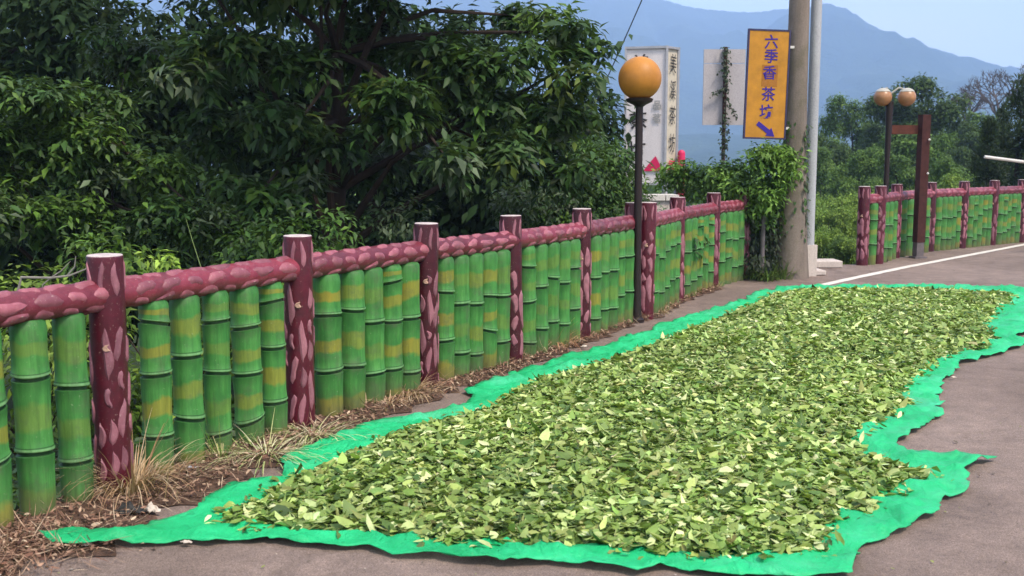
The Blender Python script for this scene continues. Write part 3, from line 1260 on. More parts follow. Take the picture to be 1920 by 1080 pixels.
def build_grit():
    g = np.random.default_rng(18)
    n = 2600
    P = np.column_stack([g.uniform(-4, 7, n), 3.2 + 14 * g.uniform(0, 1, n) ** 1.7])
    P = P[(edge_dist(P) < -.1) & ~inside(P, net2)]
    n = len(P)
    pos = np.column_stack([P, np.full(n, .006)])
    az = g.uniform(0, 6.283, n)
    d = np.column_stack([np.cos(az), np.sin(az), g.uniform(0, .12, n)])
    up = np.column_stack([g.normal(0, .15, n), g.normal(0, .15, n), np.ones(n)])
    ln = g.lognormal(math.log(.011), .5, n).clip(.005, .045)
    col = np.array([(.30, .25, .21), (.16, .11, .08), (.40, .33, .26), (.10, .08, .06), (.20, .22, .07)])[g.integers(0, 5, n)]
    V, Q, T = leaf_arrays(pos, d, up, ln, ln * g.uniform(.4, .9, n), g.normal(-.05, .2, n), g.uniform(0, 1.5, n))
    V[:, 2] = np.maximum(V[:, 2], .004)
    tag(obj('road_grit', np_mesh('road_grit', V, [Q, T], M['litter'], np.repeat(col, 8, axis=0))), kind='stuff')


build_grit()


def blades(origin, n, spread, hmin, hmax, wd, lean, pal, seed, flat=0.0, dirs=None):
    g = np.random.default_rng(seed)
    V, Q, C = [], [], []
    for k in range(n):
        a = g.uniform(0, 6.283) if dirs is None else g.normal(dirs[0], dirs[1])
        r = abs(g.normal(0, spread))
        p = np.array([math.cos(a) * r, math.sin(a) * r, 0.0])
        L = g.uniform(hmin, hmax)
        le = lean + g.normal(0, .3)
        segs = 5
        side = np.array([-math.sin(a), math.cos(a), 0])
        base = len(V)
        c = pal[g.integers(len(pal))] * g.uniform(.8, 1.2)
        ang = (1.35 - le * .4) * (1 - flat) + .12 * flat
        for s in range(segs + 1):
            w_ = wd * (1 - s / segs * .85) * .5
            V.append(p + side * w_)
            V.append(p - side * w_)
            C += [c, c]
            p = p + np.array([math.cos(a) * math.cos(ang), math.sin(a) * math.cos(ang), math.sin(ang)]) * L / segs
            p[2] = max(p[2], .01 - 0)
            ang -= le * g.uniform(.25, .55)
        for s in range(segs): Q.append((base + 2 * s, base + 2 * s + 1, base + 2 * s + 3, base + 2 * s + 2))
    return np.array(V), np.array(Q), np.array(C)


STRAW = np.array([(.40, .25, .14), (.48, .33, .19), (.32, .19, .10), (.55, .42, .27)])
GREENS = np.array([(.10, .20, .03), (.18, .27, .05), (.34, .34, .12), (.45, .40, .2)])
PALE = np.array([(.50, .46, .26), (.38, .40, .18), (.24, .32, .1), (.58, .52, .36)])


def tuft(px, py, label, n, spread, h0, h1, lean, pal, seed, flat=0., wd=.006, name='dry_grass_tuft', z=.01, group=None):
    p = gp(px, py)
    V, Q, C = blades(p, n, spread, h0, h1, wd, lean, pal, seed, flat)
    o = obj(name, np_mesh(name, V, [Q], M['straw'], C), None, (p.x, p.y, z))
    tag(o, label, 'grass', group or 'grass tufts along the fence foot')


tuft(250, 925, 'large tuft of straw-brown dry grass fanning around the foot of the nearest maroon post', 260, .09, .18, .42, .8, STRAW, 1, .05, .007)
tuft(500, 860, 'flattened pale cut grass beside the last bamboo before the second maroon post', 150, .12, .16, .36, .9, PALE * 1.15, 2, .5)
tuft(415, 868, 'green and pale grass clump at the foot of the bamboo in the first full bay', 60, .05, .12, .30, .5, GREENS, 3)
tuft(585, 822, 'pale cream dry grass spilling out around the second maroon post', 140, .10, .14, .32, 1.0, PALE * 1.1, 4, .5)
tuft(770, 745, 'sandy dry grass tuft just before the third maroon post', 190, .09, .12, .30, .85, STRAW, 5, .25)
tuft(730, 765, 'thin straw clump leaning on the bamboo between the second and third posts', 60, .06, .10, .25, .8, STRAW, 6, .3)
tuft(1040, 652, 'orange-tan dry grass clump before the fifth maroon post', 170, .10, .12, .30, .8, STRAW * np.array([1.2, .9, .8]), 7, .1)
tuft(1240, 588, 'small tan grass clump just past the foot of the orange globe lamp', 60, .08, .08, .2, .8, STRAW, 8, .1)
tuft(1345, 540, 'low grey-green weed tuft at the foot of the railing post nearest the creeper', 50, .06, .06, .16, .9, GREENS * .8, 9)


def scrap(name, px, py, size, mat, label, cat, seed, hgt=.02):
    r = random.Random(seed)
    p = gp(px, py)
    mb = MB()
    n = 6
    vs, fs = [], []
    for i in range(n + 1):
        for j in range(n + 1):
            u, v = i / n - .5, j / n - .5
            k = 1 - .25 * r.random() - .5 * (abs(u) * abs(v) * 4)
            vs.append((u * size[0] * k, v * size[1] * k, .010 + hgt * r.random() * (1 - 2 * max(abs(u), abs(v)) * .8)))
    for i in range(n):
        for j in range(n):
            a = i * (n + 1) + j
            fs.append((a, a + n + 1, a + n + 2, a + 1))
    mb.add(vs, fs)
    me = mb.mesh(name, mat)
    o = obj(name, me, None, (p.x, p.y, .012))
    o.rotation_euler = (0, 0, r.uniform(-.5, .5))
    md = o.modifiers.new('thickness', 'SOLIDIFY')
    md.thickness = .004
    tag(o, label, cat)


scrap('crumpled_foil', 357, 889, (.16, .06), M['foil'], 'crumpled silvery wrapper at the foot of the bamboo in the first full bay', 'litter', 1, .03)
scrap('dark_rag', 243, 970, (.17, .10), M['rag'], 'dark crumpled rag lying in the leaf litter above the net corner', 'rag', 2, .07)
scrap('pale_scrap', 285, 968, (.09, .06), M['paper'], 'pale paper scrap beside the dark rag', 'litter', 3, .05)
scrap('pale_scrap', 163, 1031, (.045, .035), M['paper'], 'small whitish scrap just below the left tip of the net', 'litter', 4, .02)
scrap('pale_scrap', 1787, 713, (.05, .03), M['paper'], 'small white scrap on the bare road right of the net', 'litter', 5, .01)
scrap('pale_scrap', 350, 1026, (.06, .03), M['paper'], 'small whitish flake on the road under the lower net edge', 'litter', 6, .01)
scrap('pale_scrap', 1095, 655, (.07, .05), M['paper'], 'pale dead leaf curled at the foot of the fifth maroon post', 'litter', 7, .03)

# ------------------------------------------------------------------ lamps and posts
def sphere_prof(R, z0, n=18, a0=0.0, a1=math.pi):
    return [(max(.0005, R * math.sin(a0 + (a1 - a0) * i / n)), z0 - R * math.cos(a0 + (a1 - a0) * i / n)) for i in range(n + 1)]


def lamp_single():
    b = gp(1193, 604)
    root = thing('street_lamp', b, 'dark lamp post carrying one big orange globe in front of the railing corner', 'street lamp', 'globe street lamps')
    Y = b.y
    top = at(1206, 190, Y).z
    cen = at(1206, 147, Y).z
    R = .197 * Y / 9.9
    mb = MB()
    mb.lathe([(.075, -.02), (.075, .03), (.05, .05), (.044, .12), (.036, .5), (.034, top - .04), (.034, top)], 16)
    obj('pole', mb.mesh('pole', M['black']), root)
    mb = MB()
    mb.lathe([(.034, top - .05), (.06, top - .03), (.115, top - .005), (.125, top + .022), (.10, top + .03)], 20)
    obj('globe_holder', mb.mesh('globe_holder', M['black']), root)
    mb = MB()
    mb.lathe(sphere_prof(R, cen, 22, .25), 30)
    obj('globe', mb.mesh('globe', M['orange']), root)


lamp_single()


def lamp_twin():
    b = gp(1655, 491)
    Y = b.y
    root = thing('street_lamp', b, 'dark lamp post with two smaller amber globes on side arms before the far railing', 'street lamp', 'globe street lamps')
    top = at(1672, 190, Y).z
    zc = at(1690, 181, Y).z
    mb = MB()
    mb.lathe([(.07, -.02), (.07, .04), (.045, .06), (.04, .3), (.036, top * .6), (.042, top * .82), (.055, top - .02), (.055, top)], 14)
    obj('pole', mb.mesh('pole', M['black']), root)
    for s, dx in ((-1, -.10), (1, .24)):
        arm = MB()
        arm.tube([(0, 0, top - .02), (0, 0, top + .10), (dx * .5, 0, top + .19), (dx, 0, top + .16)], .014, 8)
        obj('arm', arm.mesh('arm', M['clear']), root)
        gl = MB()
        gl.lathe(sphere_prof(.125, zc - .01, 16, .0, 2.35), 22, c=(dx, 0, 0))
        g = obj('globe', gl.mesh('globe', M['amber']), root)
        cp = MB()
        cp.lathe(sphere_prof(.131, zc - .01, 8, 2.2, math.pi), 22, c=(dx, 0, 0))
        obj('globe_cap', cp.mesh('globe_cap', M['clear']), root)


lamp_twin()


def brown_post():
    b = gp(1721, 484)
    Y = b.y
    root = thing('brown_post', b, 'square rusty brown post with a stub crossbeam beside the twin globe lamp', 'post')
    top = at(1734, 215, Y).z
    mb = MB()
    mb.box((0, 0, top / 2 + .12), (.135, .12, top - .24), .25)
    obj('shaft', mb.mesh('shaft', M['rust'], False), root)
    mb = MB()
    mb.box((0, 0, .11), (.12, .105, .26), .25)
    mb.box((0, 0, .012), (.2, .17, .03), .25)
    obj('foot', mb.mesh('foot', M['footm'], False), root)
    mb = MB()
    z = at(1700, 243, Y).z
    mb.box((-.27, .05, z), (.38, .07, .13), -.05)
    obj('crossbeam', mb.mesh('crossbeam', M['brownbeam'], False), root)
    for zz in (at(1745, 262, Y).z, at(1745, 325, Y).z):
        mb = MB()
        mb.lathe([(.014, 0), (.018, .01), (.012, .022), (.0005, .024)], 10)
        o = obj('bolt', mb.mesh('bolt', M['white']), root)
        o.location = (.055, -.065, zz)
        o.rotation_euler = (math.pi / 2, 0, .35)


brown_post()


def utility_poles():
    b = gp(1482, 520)
    Y = b.y
    root = thing('utility_pole', b, 'thick brownish concrete utility pole with a yellow sign bracket, wrapped in creeper low down', 'utility pole')
    H = 8.6
    mb = MB()
    n = 12
    prof = []
    for i in range(n + 1):
        z = H * i / n
        prof.append((.205 - .095 * min(1, z / 4.5) ** .55 if z < 4.5 else .11 - .02 * (z - 4.5) / 4, z - (.1 if i == 0 else 0)))
    prof = [(.235, -.1), (.215, .15), (.19, .5), (.165, 1.0), (.142, 1.7), (.13, 2.4), (.124, 3.2), (.118, 4.2), (.10, H), (.001, H + .01)]
    mb.lathe(prof, 26)
    obj('shaft', mb.mesh('shaft', M['pole']), root)
    mb = MB()
    zt = at(1490, 241, Y).z
    mb.box((-.28, -.09, zt), (.42, .03, .03))
    mb.box((-.28, -.09, at(1490, 90, Y).z), (.42, .03, .03))
    obj('bracket', mb.mesh('bracket', M['white'], True), root)
    # second, thinner grey pole with its concrete footing
    c = gp(1514, 519)
    r2 = thing('steel_pole', c, 'slim pale grey steel pole on a square concrete footing, close behind the thick utility pole', 'pole')
    mb = MB()
    mb.lathe([(.075, .3), (.07, .65), (.066, 4), (.06, 7.2), (.001, 7.22)], 16)
    o = obj('shaft', mb.mesh('shaft', M['greypole']), r2)
    o.location = (.03, .12, 0)
    mb = MB()
    mb.box((.01, .12, .19), (.19, .2, .42), .25)
    obj('footing', mb.mesh('footing', M['conc'], False), r2)
    return b


UPB = utility_poles()


def text_mesh(ch, size, mat, name='character', bold=.0):
    cu = bpy.data.curves.new('glyph', 'FONT')
    cu.body = ch
    cu.size = size
    cu.align_x = 'CENTER'
    cu.resolution_u = 3
    cu.offset = bold
    cu.extrude = .0015
    o = bpy.data.objects.new('glyph', cu)
    COL.objects.link(o)
    bpy.context.view_layer.update()
    me = bpy.data.meshes.new_from_object(o.evaluated_get(bpy.context.evaluated_depsgraph_get()))
    bpy.data.objects.remove(o)
    me.name = name
    me.materials.clear()
    me.materials.append(mat)
    return me


def face_obj(name, me, parent, c, xdir, off=0.0, shear=0.0, roll=0.0):
    """place a flat mesh (local x right, y up) on an upright face through world point c whose right-hand direction is xdir"""
    x = Vector((xdir[0], xdir[1], 0)).normalized()
    z = Vector((0, 0, 1))
    nrm = x.cross(z)
    R = Matrix((x, z, nrm)).transposed()
    R = R @ Matrix.Rotation(roll, 3, 'Z')
    o = obj(name, me, parent, Vector(c) + nrm * off)
    o.rotation_euler = R.to_euler()
    return o


def yellow_sign():
    Y = UPB.y - .13
    tl, tr = at(1402, 54, Y), at(1484, 56, Y)
    bl, br = at(1391, 261, Y), at(1474, 261, Y)
    c = (tl + tr + bl + br) / 4
    W = ((tr - tl).length + (br - bl).length) / 2
    H = ((tl - bl).length + (tr - br).length) / 2
    xd = Vector((1, .12, 0)).normalized()
    root = thing('direction_sign', (c.x, c.y, c.z - H / 2), 'yellow sign with blue border, Chinese teahouse name and arrow, hung on the utility pole', 'sign')
    R = Matrix.Rotation(math.atan2(xd.y, xd.x), 3, 'Z')
    lean = Matrix.Rotation(0.022, 3, 'Y')
    R = R @ lean
    ctr = Vector((0, 0, H / 2))
    mb = MB()
    mb.box(ctr, (W - .03, .02, H - .03), M=R)
    obj('plate', mb.mesh('plate', M['yellow'], False), root)
    mb = MB()
    t = .021
    for s in (-1, 1):
        mb.box(ctr + R @ Vector((0, 0, s * (H / 2 - t / 2))), (W, .03, t), M=R)
        mb.box(ctr + R @ Vector((s * (W / 2 - t / 2), 0, 0)), (t, .0296, H - 2 * t), M=R)
    obj('border', mb.mesh('border', M['navy'], False), root)
    C = Vector(c)

    def put(me, name, fx, fz, off, roll=0.0):
        p = C + R @ Vector(((fx - .5) * W, -.010 - off, (.5 - fz) * H))
        return face_obj(name, me, root, p, xd, 0, 0, roll - .022)
    # dark rectangular ghost of an older panel under the lettering
    mb = MB()
    mb.box((0, 0, 0), (.20, .26, .001))
    put(mb.mesh('old_stain', M['ghost'], False), 'old_stain', .55, .42, .0012)
    S = .18
    for ch, fz, fx, rr in (('六', .125, .555, .04), ('季', .255, .56, -.03), ('香', .405, .545, .02), ('茶', .60, .54, .0), ('坊', .76, .52, .06)):
        me = text_mesh(ch, S, M['blue'], 'character', .0015)
        put(me, 'character', fx, fz + .045 * S / .2 * .9, .003, rr)
    # arrow pointing down to the right
    mb = MB()
    ar = [(-.14, .028), (.035, .028), (.035, .062), (.135, 0), (.035, -.062), (.035, -.028), (-.14, -.028)]
    n = len(ar)
    mb.add([(x, y, .0015) for x, y in ar] + [(x, y, -.0015) for x, y in ar],
           [tuple(range(n))] + [tuple(reversed(range(n, 2 * n)))] + [(i, n + i, n + (i + 1) % n, (i + 1) % n) for i in range(n)])
    put(mb.mesh('arrow', M['blue'], False), 'arrow', .53, .915, .003, -.62)


yellow_sign()


def tower_sign():
    Y = 24.0
    tl, tm = at(1176, 88, Y), at(1251, 87, Y)
    bl = at(1172, 345, Y)
    H = tl.z - bl.z
    base = Vector((tm.x, Y, bl.z))
    a_f = Vector((-1, .28, 0)).normalized()         # front face runs left from the shared corner
    a_s = Vector((.28, 1, 0)).normalized()
    a_s = Vector((.62, .785, 0)).normalized()
    Wf = (tm.x - tl.x) / abs(a_f.x) * 1.0
    Ws = .52
    gzv = gz(base.x, base.y)
    root = thing('box_sign', (base.x, base.y, gzv), 'tall white two-sided box sign with black brush characters behind the orange globe lamp', 'sign')
    top = tl.z
    nf = Vector((a_f.y, -a_f.x, 0))
    fr = lambda u, z: base + a_f * u + Vector((0, 0, z - base.z))
    # body: a closed four-sided prism
    P = [base, base + a_f * Wf, base + a_f * Wf + a_s * Ws, base + a_s * Ws]
    ins = .03
    cen = sum(P, Vector((0, 0, 0))) / 4
    Q = [p + (cen - p).normalized() * ins for p in P]
    mb = MB(ORG[root])
    z0, z1 = bl.z, top
    vs = [(p.x, p.y, z0) for p in Q] + [(p.x, p.y, z1) for p in Q]
    mb.add(vs, [(0, 1, 2, 3)[::-1], (4, 5, 6, 7), (1, 0, 4, 5), (0, 3, 7, 4), (3, 2, 6, 7), (2, 1, 5, 6)], 0)
    mb.m[3] = 1
    me = mb.mesh('panel', [M['panel'], M['panel2']], False)
    obj('panel', me, root)
    # frame of grey angle iron on the edges
    mb = MB(ORG[root])
    for p in P: mb.tube([(p.x, p.y, z0 - .05), (p.x, p.y, z1 + .03)], .035, 4)
    for i in range(4):
        p, q = P[i], P[(i + 1) % 4]
        for z in (z0, z1): mb.tube([(p.x, p.y, z), (q.x, q.y, z)], .036, 4)
    obj('frame', mb.mesh('frame', M['frame'], False), root)
    mb = MB(ORG[root])
    for p in P: mb.tube([(p.x, p.y, gzv - .3), (p.x, p.y, z0)], .06, 6)
    obj('leg', mb.mesh('leg', M['frame'], False), root)
    # lettering
    xf = -a_f
    ofs = .05

    def front(ch, u, py, s, mat, roll=0.):
        z = at(1210, py, Y).z
        p = base + a_f * (Wf * u)
        face_obj('character', text_mesh(ch, s, mat, 'character', .006), root, (p.x, p.y, z - s * .38), xf, -.0 + .012, 0, roll)
    for ch, py, u in (('美', 118, .62), ('溪', 168, .62), ('茶', 225, .66), ('坊', 280, .68)): front(ch, u, py, .42, M['ink'], .08)
    for ch, py in (('品', 196), ('茗', 221)): front(ch, .22, py, .2, M['greyink'])

    def side(ch, u, py, s, mat, roll=0.):
        z = at(1262, py, Y).z
        p = base + a_s * (Ws * u)
        o = face_obj('character', text_mesh(ch, s, mat, 'character', .0), root, (p.x, p.y, z - s * .38), a_s, .012, 0, roll)
        o.scale = (.9, 1.45, 1)
    for ch, py in (('美', 122), ('溪', 172), ('茶', 220), ('坊', 272)): side(ch, .50, py, .31, M['ink'], -.08)
    # painted red emblems at the foot of both faces
    mb = MB()
    mb.add([(-.22, 0, 0), (.24, 0, 0), (.06, .34, 0), (.0, .27, 0)], [(0, 1, 2, 3)])
    face_obj('emblem', mb.mesh('emblem', M['red'], False), root, (*(base + a_f * (Wf * .30)).xy, at(1228, 321, Y).z), xf, .014)
    mb = MB()
    mb.add([(-.17, 0, 0), (.15, 0, 0), (.15, .2, 0), (-.1, .2, 0)], [(0, 1, 2, 3)])
    face_obj('emblem', mb.mesh('emblem', M['red'], False), root, (*(base + a_s * (Ws * .5)).xy, at(1262, 318, Y).z), a_s, .014)
    # rounded red post beside it
    p = at(1277, 326, Y + .25)
    zt = at(1277, 281, Y + .25).z
    g0 = gz(p.x, p.y)
    R = .085
    rp = thing('red_bollard', (p.x, p.y, g0), 'red round-topped post right beside the foot of the tall white box sign', 'bollard')
    mb = MB()
    mb.lathe([(R, -.2), (R, zt - g0 - R)] + [(max(.001, R * math.cos(a)), zt - g0 - R + R * math.sin(a)) for a in (.3, .6, .9, 1.2, 1.57)], 16)
    obj('shaft', mb.mesh('shaft', M['red']), rp)
    mb = MB()
    zb = at(1277, 322, Y + .25).z - g0
    mb.lathe([(R * 1.9, zb - .1), (R * 1.9, zb + .06), (R * 1.6, zb + .08), (R, zb + .08)], 16)
    obj('collar', mb.mesh('collar', M['red']), rp)


tower_sign()


def blank_board():
    Y = 19.5
    l, r_ = at(1320, 92, Y), at(1398, 92, Y)
    b = at(1320, 235, Y)
    m = at(1320, 119, Y)
    cx = at(1358, 150, Y).x
    g0 = gz(cx, Y)
    root = thing('blank_board', (cx, Y, g0), 'pale grey blank sign board on a creeper-covered post left of the yellow sign', 'sign board')
    W = r_.x - l.x
    ctr = (l.x + r_.x) / 2 - cx
    mb = MB()
    mb.box((ctr, 0, (l.z + m.z) / 2 - g0), (W, .04, l.z - m.z - .01))
    obj('board_panel', mb.mesh('board_panel', M['board'], False), root)
    mb = MB()
    mb.box((ctr, 0, (m.z + b.z) / 2 - g0), (W, .04, m.z - b.z - .01))
    obj('board_panel', mb.mesh('board_panel', M['board'], False), root)
    mb = MB()
    mb.tube([(0, -.07, -.3), (0, -.07, l.z - g0 + .03)], .035, 8)
    obj('support_post', mb.mesh('support_post', M['rust']), root)
    # creeper on the post: a thing of its own
    g = np.random.default_rng(77)
    n = 420
    zt = l.z - g0
    zz = g.uniform(zt - 2.35, zt + .03, n)
    dens = np.where((zz > zt - 1.2) & (zz < zt - .75), g.uniform(0, 1, n) < .35, True)
    zz = zz[dens]
    n = len(zz)
    rr = np.abs(g.normal(0, .055, n)) + .01
    az = g.uniform(0, 6.28, n)
    pos = np.column_stack([np.cos(az) * rr, -.09 - np.abs(np.sin(az)) * rr * .8, zz])
    # two straggling side shoots
    s1 = np.column_stack([np.linspace(.03, .22, 30), np.full(30, -.11), np.linspace(zt - .85, zt - 1.25, 30)]) + g.normal(0, .012, (30, 3))
    s2 = np.column_stack([np.linspace(-.03, -.26, 22), np.full(22, -.11), np.linspace(zt - .7, zt - .82, 22)]) + g.normal(0, .02, (22, 3))
    pos = np.concatenate([pos, s1, s2])
    n = len(pos)
    d = np.column_stack([g.normal(0, .8, n), g.normal(-.4, .4, n), g.normal(-.6, .5, n)])
    up = np.column_stack([g.normal(0, .4, n), -np.ones(n), g.normal(.6, .4, n)])
    col = np.array([(.025, .05, .02), (.04, .06, .03), (.035, .04, .025)])[g.integers(0, 3, n)]
    ln = g.uniform(.035, .075, n)
    V, Q, T = leaf_arrays(pos, d, up, ln, ln * .6, g.normal(.2, .2, n), g.uniform(0, 1, n))
    vr = thing('creeper', (cx, Y, g0), 'thin dark creeper climbing the post of the pale blank board', 'plant')
    obj('foliage', np_mesh('foliage', V, [Q, T], M['leaf'], np.repeat(col, 8, axis=0)), vr)
    mb = MB()
    pts = [(.02 * math.sin(k * 1.7), -.112 + .01 * math.cos(k * 2.1), zt - 2.6 + k * .18) for k in range(14)]
    mb.tube(pts, .010, 6)
    mb.tube([(.03, -.11, zt - .85), (.10, -.11, zt - 1.02), (.22, -.11, zt - 1.25)], .007, 5)
    obj('stem', mb.mesh('stem', M['bark']), vr)


blank_board()


def small_bits():
    # pale wall behind the railing, right of the lamp
    Y = 13.6
    a, b = at(1190, 374, Y), at(1268, 374, Y)
    zt, zb = at(1228, 366, Y).z, -1.6
    mb = MB()
    r = random.Random(4)
    n = 8
    root = thing('low_wall', ((a.x + b.x) / 2, Y, zb), 'low cream stone wall behind the railing just right of the orange globe lamp', 'wall')
    L = b.x - a.x
    mb.box((0, 0, (zt - zb) / 2 - .03), (L, .3, zt - zb - .06), .1)
    obj('wall_body', mb.mesh('wall_body', M['conc'], False), root)
    for k in range(3):
        mb = MB()
        mb.box((-L / 2 + L * (k + .5) / 3, (-L / 2 + L * (k + .5) / 3) * .1, zt - zb - .025), (L / 3 - .012, .36, .07), .1)
        obj('coping_stone', mb.mesh('coping_stone', M['white'], False), root)
    # concrete blocks at the drop beyond the poles
    for i, (x0, x1, yt, yb, lab) in enumerate(((1525, 1579, 487, 503, 'long pale concrete slab lying at the road edge behind the grey pole'),
                                               (1523, 1548, 506, 517, 'short low concrete step in front of the long slab'))):
        p0, p1 = gp(x0, yb), gp(x1, yb)
        H = at(x0, yt, p0.y).z * .8
        mb = MB()
        L = (p1 - p0).length
        mb.box((0, .18, H / 2), (L, .36, H), .06)
        me = mb.mesh('concrete_block', M['conc'], False)
        o = obj('concrete_block', me, None, ((p0.x + p1.x) / 2, p0.y, 0.004))
        bv = o.modifiers.new('edge', 'BEVEL')
        bv.width = .012
        bv.segments = 2
        tag(o, lab, 'concrete block')
    # white barrier bar, its pivot outside the frame
    Y = 16.2
    p, q = at(1846, 294, Y), at(2060, 322, Y)
    root = thing('barrier_bar', (q.x, Y, 0), 'thin white barrier bar reaching in before the dark conifers', 'barrier')
    mb = MB()
    mb.tube([p - q + Vector((0, 0, q.z)), Vector((0, 0, q.z))], .024, 10)
    obj('bar', mb.mesh('bar', M['white']), root)
    mb = MB()
    mb.box((0, .05, q.z / 2 + .1), (.16, .16, q.z + .2))
    obj('support_post', mb.mesh('support_post', M['frame'], False), root)
    # cable from the pole top down to the trees
    p0 = Vector((UPB.x, UPB.y, 8.3))
    e = at(1128, 150, UPB.y + 2.0)
    d = (e - p0)
    pts = []
    for k in range(25):
        u = k / 24 * 1.25
        pts.append(p0 + d * u - Vector((0, 0, .25 * math.sin(math.pi * min(1, u / 1.25)))))
    mb = MB()
    mb.tube(pts, .008, 6)
    tag(obj('overhead_cable', mb.mesh('overhead_cable', M['wire'])), 'thin overhead cable slanting down from the utility pole into the dark trees', 'cable')
    # grey pipe post in the creeper
    p = gp(1428, 525)
    zt = at(1428, 378, p.y).z
    root = thing('pipe_post', (p.x, p.y, -.05), 'thin grey metal post standing in the creeper left of the utility pole', 'post')
    mb = MB()
    mb.lathe([(.028, 0), (.028, zt + .05), (.03, zt + .05), (.03, zt + .08), (.001, zt + .09)], 12)
    obj('shaft', mb.mesh('shaft', M['footm']), root)


small_bits()

# ------------------------------------------------------------------ vegetation
TT = np.array([(0, 0, 0), (.42, .5, .12), (.40, 0, 0), (.42, -.5, .12), (1, 0, 0)])
TF = np.array([(0, 2, 1), (0, 3, 2), (2, 4, 1), (3, 4, 2)])


def cloud(blobs, nclus, per, llen, pal, g, droop=.55, wratio=.42, up_bias=.25, shell=.72, spread=.10, jit=.2, lighttips=None):
    """leaf clusters spread through ellipsoid boughs; blobs: (centre, radii)"""
    cs = np.array([b[0] for b in blobs], dtype=float)
    rs = np.array([b[1] for b in blobs], dtype=float)
    wts = (rs[:, 0] * rs[:, 1] + rs[:, 0] * rs[:, 2] + rs[:, 1] * rs[:, 2])
    bi = g.choice(len(cs), nclus, p=wts / wts.sum())
    u = g.normal(0, 1, (nclus, 3))
    u[:, 2] += up_bias
    u /= np.linalg.norm(u, axis=1, keepdims=True)
    rad = shell + (1.08 - shell) * g.uniform(0, 1, nclus) ** .8
    inner = g.uniform(0, 1, nclus) < .22
    rad[inner] *= g.uniform(.4, .9, inner.sum())
    cen = cs[bi] + u * rs[bi] * rad[:, None]
    bp = g.integers(0, len(pal), len(cs))
    cp = np.where(g.uniform(0, 1, nclus) < .6, bp[bi], g.integers(0, len(pal), nclus))
    ccol = np.array(pal)[cp] * g.uniform(.75, 1.3, (nclus, 1))
    # leaves
    C = np.repeat(cen, per, axis=0)
    U = np.repeat(u, per, axis=0)
    n = len(C)
    az = g.uniform(0, 6.283, n)
    pitch = -droop + g.normal(0, .35, n)
    d = np.column_stack([np.cos(az) * np.cos(pitch), np.sin(az) * np.cos(pitch), np.sin(pitch)]) + U * .55
    off = g.normal(0, spread, (n, 3))
    ln = llen * g.lognormal(0, .22, n)
    up = np.column_stack([g.normal(0, .3, n), g.normal(0, .3, n), np.ones(n)]) + U * .5
    pos = C + off + d * (ln * .15)[:, None]
    x, y, z = frames(d, up)
    T = TT[None]
    lx = T[:, :, 0] * ln[:, None]
    ly = T[:, :, 1] * (ln * wratio)[:, None]
    curl = g.uniform(.05, .4, n)
    lz = T[:, :, 2] * (ln * .5)[:, None] - (T[:, :, 0] ** 2) * (curl * ln)[:, None]
    V = pos[:, None] + lx[..., None] * x[:, None] + ly[..., None] * y[:, None] + lz[..., None] * z[:, None]
    F = (TF[None] + (np.arange(n) * 5)[:, None, None]).reshape(-1, 3)
    col = np.repeat(ccol, per, axis=0) * (1 + g.normal(0, jit, (n, 1))).clip(.4, 1.8)
    return V.reshape(-1, 3), F, np.repeat(col, 5, axis=0)


def pads(blobs, seed, k=4, flat=.36):
    """break each bough into flat, layered sprays with gaps between"""
    r = random.Random(seed)
    out = []
    for c, rad in blobs:
        for i in range(k):
            u = Vector((r.gauss(0, 1), r.gauss(0, 1), r.gauss(0, 1))).normalized() * r.uniform(.25, .95)
            s = r.uniform(.38, .62)
            out.append(((c[0] + u.x * rad[0], c[1] + u.y * rad[1], c[2] + u.z * rad[2]), (rad[0] * s, rad[1] * s, rad[2] * s * flat * 1.6)))
    return out


def limbs(mb, base, top, blobs, r0, r, g, taper=.55):
    base, top = Vector(base), Vector(top)
    pts = []
    for k in range(7):
        u = k / 6
        pts.append(base.lerp(top, u) + Vector((g.normal(0, .04), g.normal(0, .04), 0)) * (1 if 0 < k < 6 else 0))
    mb.tube(pts, [r0 * (1 - u * (1 - taper)) * (1.35 if u == 0 else 1) for u in [k / 6 for k in range(7)]], 10)
    for c, rad in blobs:
        c = Vector(c)
        s = pts[g.integers(3, 7)]
        mid = s.lerp(c, .5) + Vector((g.normal(0, .12), g.normal(0, .12), g.uniform(0, .25)))
        mb.tube([s, s.lerp(mid, .5) + Vector((0, 0, .05)), mid, c], [r0 * .42, r0 * .34, r0 * .22, r0 * .08], 6)


def tree(name, label, cat, base, top, blobs, ncl, per, llen, pal, seed, r0=.12, mat='leaf', group=None, trunk=True, crown='crown', **kw):
    g = np.random.default_rng(seed)
    base = Vector(base)
    root = thing(name, base, label, cat, group)
    padk = kw.pop('padk', 0)
    V, F, C = cloud(pads(blobs, seed, padk) if padk else blobs, ncl, per, llen, pal, g, **kw)
    obj(crown, np_mesh(crown, V - np.array(base), [F], M[mat], C), root)
    if trunk:
        mb = MB(base)
        limbs(mb, base - Vector((0, 0, .3)), top, blobs, r0, r0, g)
        obj('trunk', mb.mesh('trunk', M['bark']), root)
    return root


def blob(px, py, Y, rpx, rpy=None, depth=None):
    """a bough centred where (px,py) meets the plane at distance Y; radii in pixels of the 1920 wide view"""
    c = at(px, py, Y)
    k = Y / 2000.0
    rx = rpx * k
    rz = (rpy if rpy else rpx * .75) * k
    return (tuple(c), (rx, depth if depth else rx * .9, rz))


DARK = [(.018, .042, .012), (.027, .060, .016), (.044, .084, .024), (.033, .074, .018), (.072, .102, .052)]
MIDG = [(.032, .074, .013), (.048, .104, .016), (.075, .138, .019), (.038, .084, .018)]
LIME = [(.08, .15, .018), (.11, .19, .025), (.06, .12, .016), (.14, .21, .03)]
FARG = [(.062, .118, .020), (.082, .150, .026), (.104, .176, .032)]
FARL = [(.15, .24, .036), (.20, .29, .045), (.12, .20, .035)]

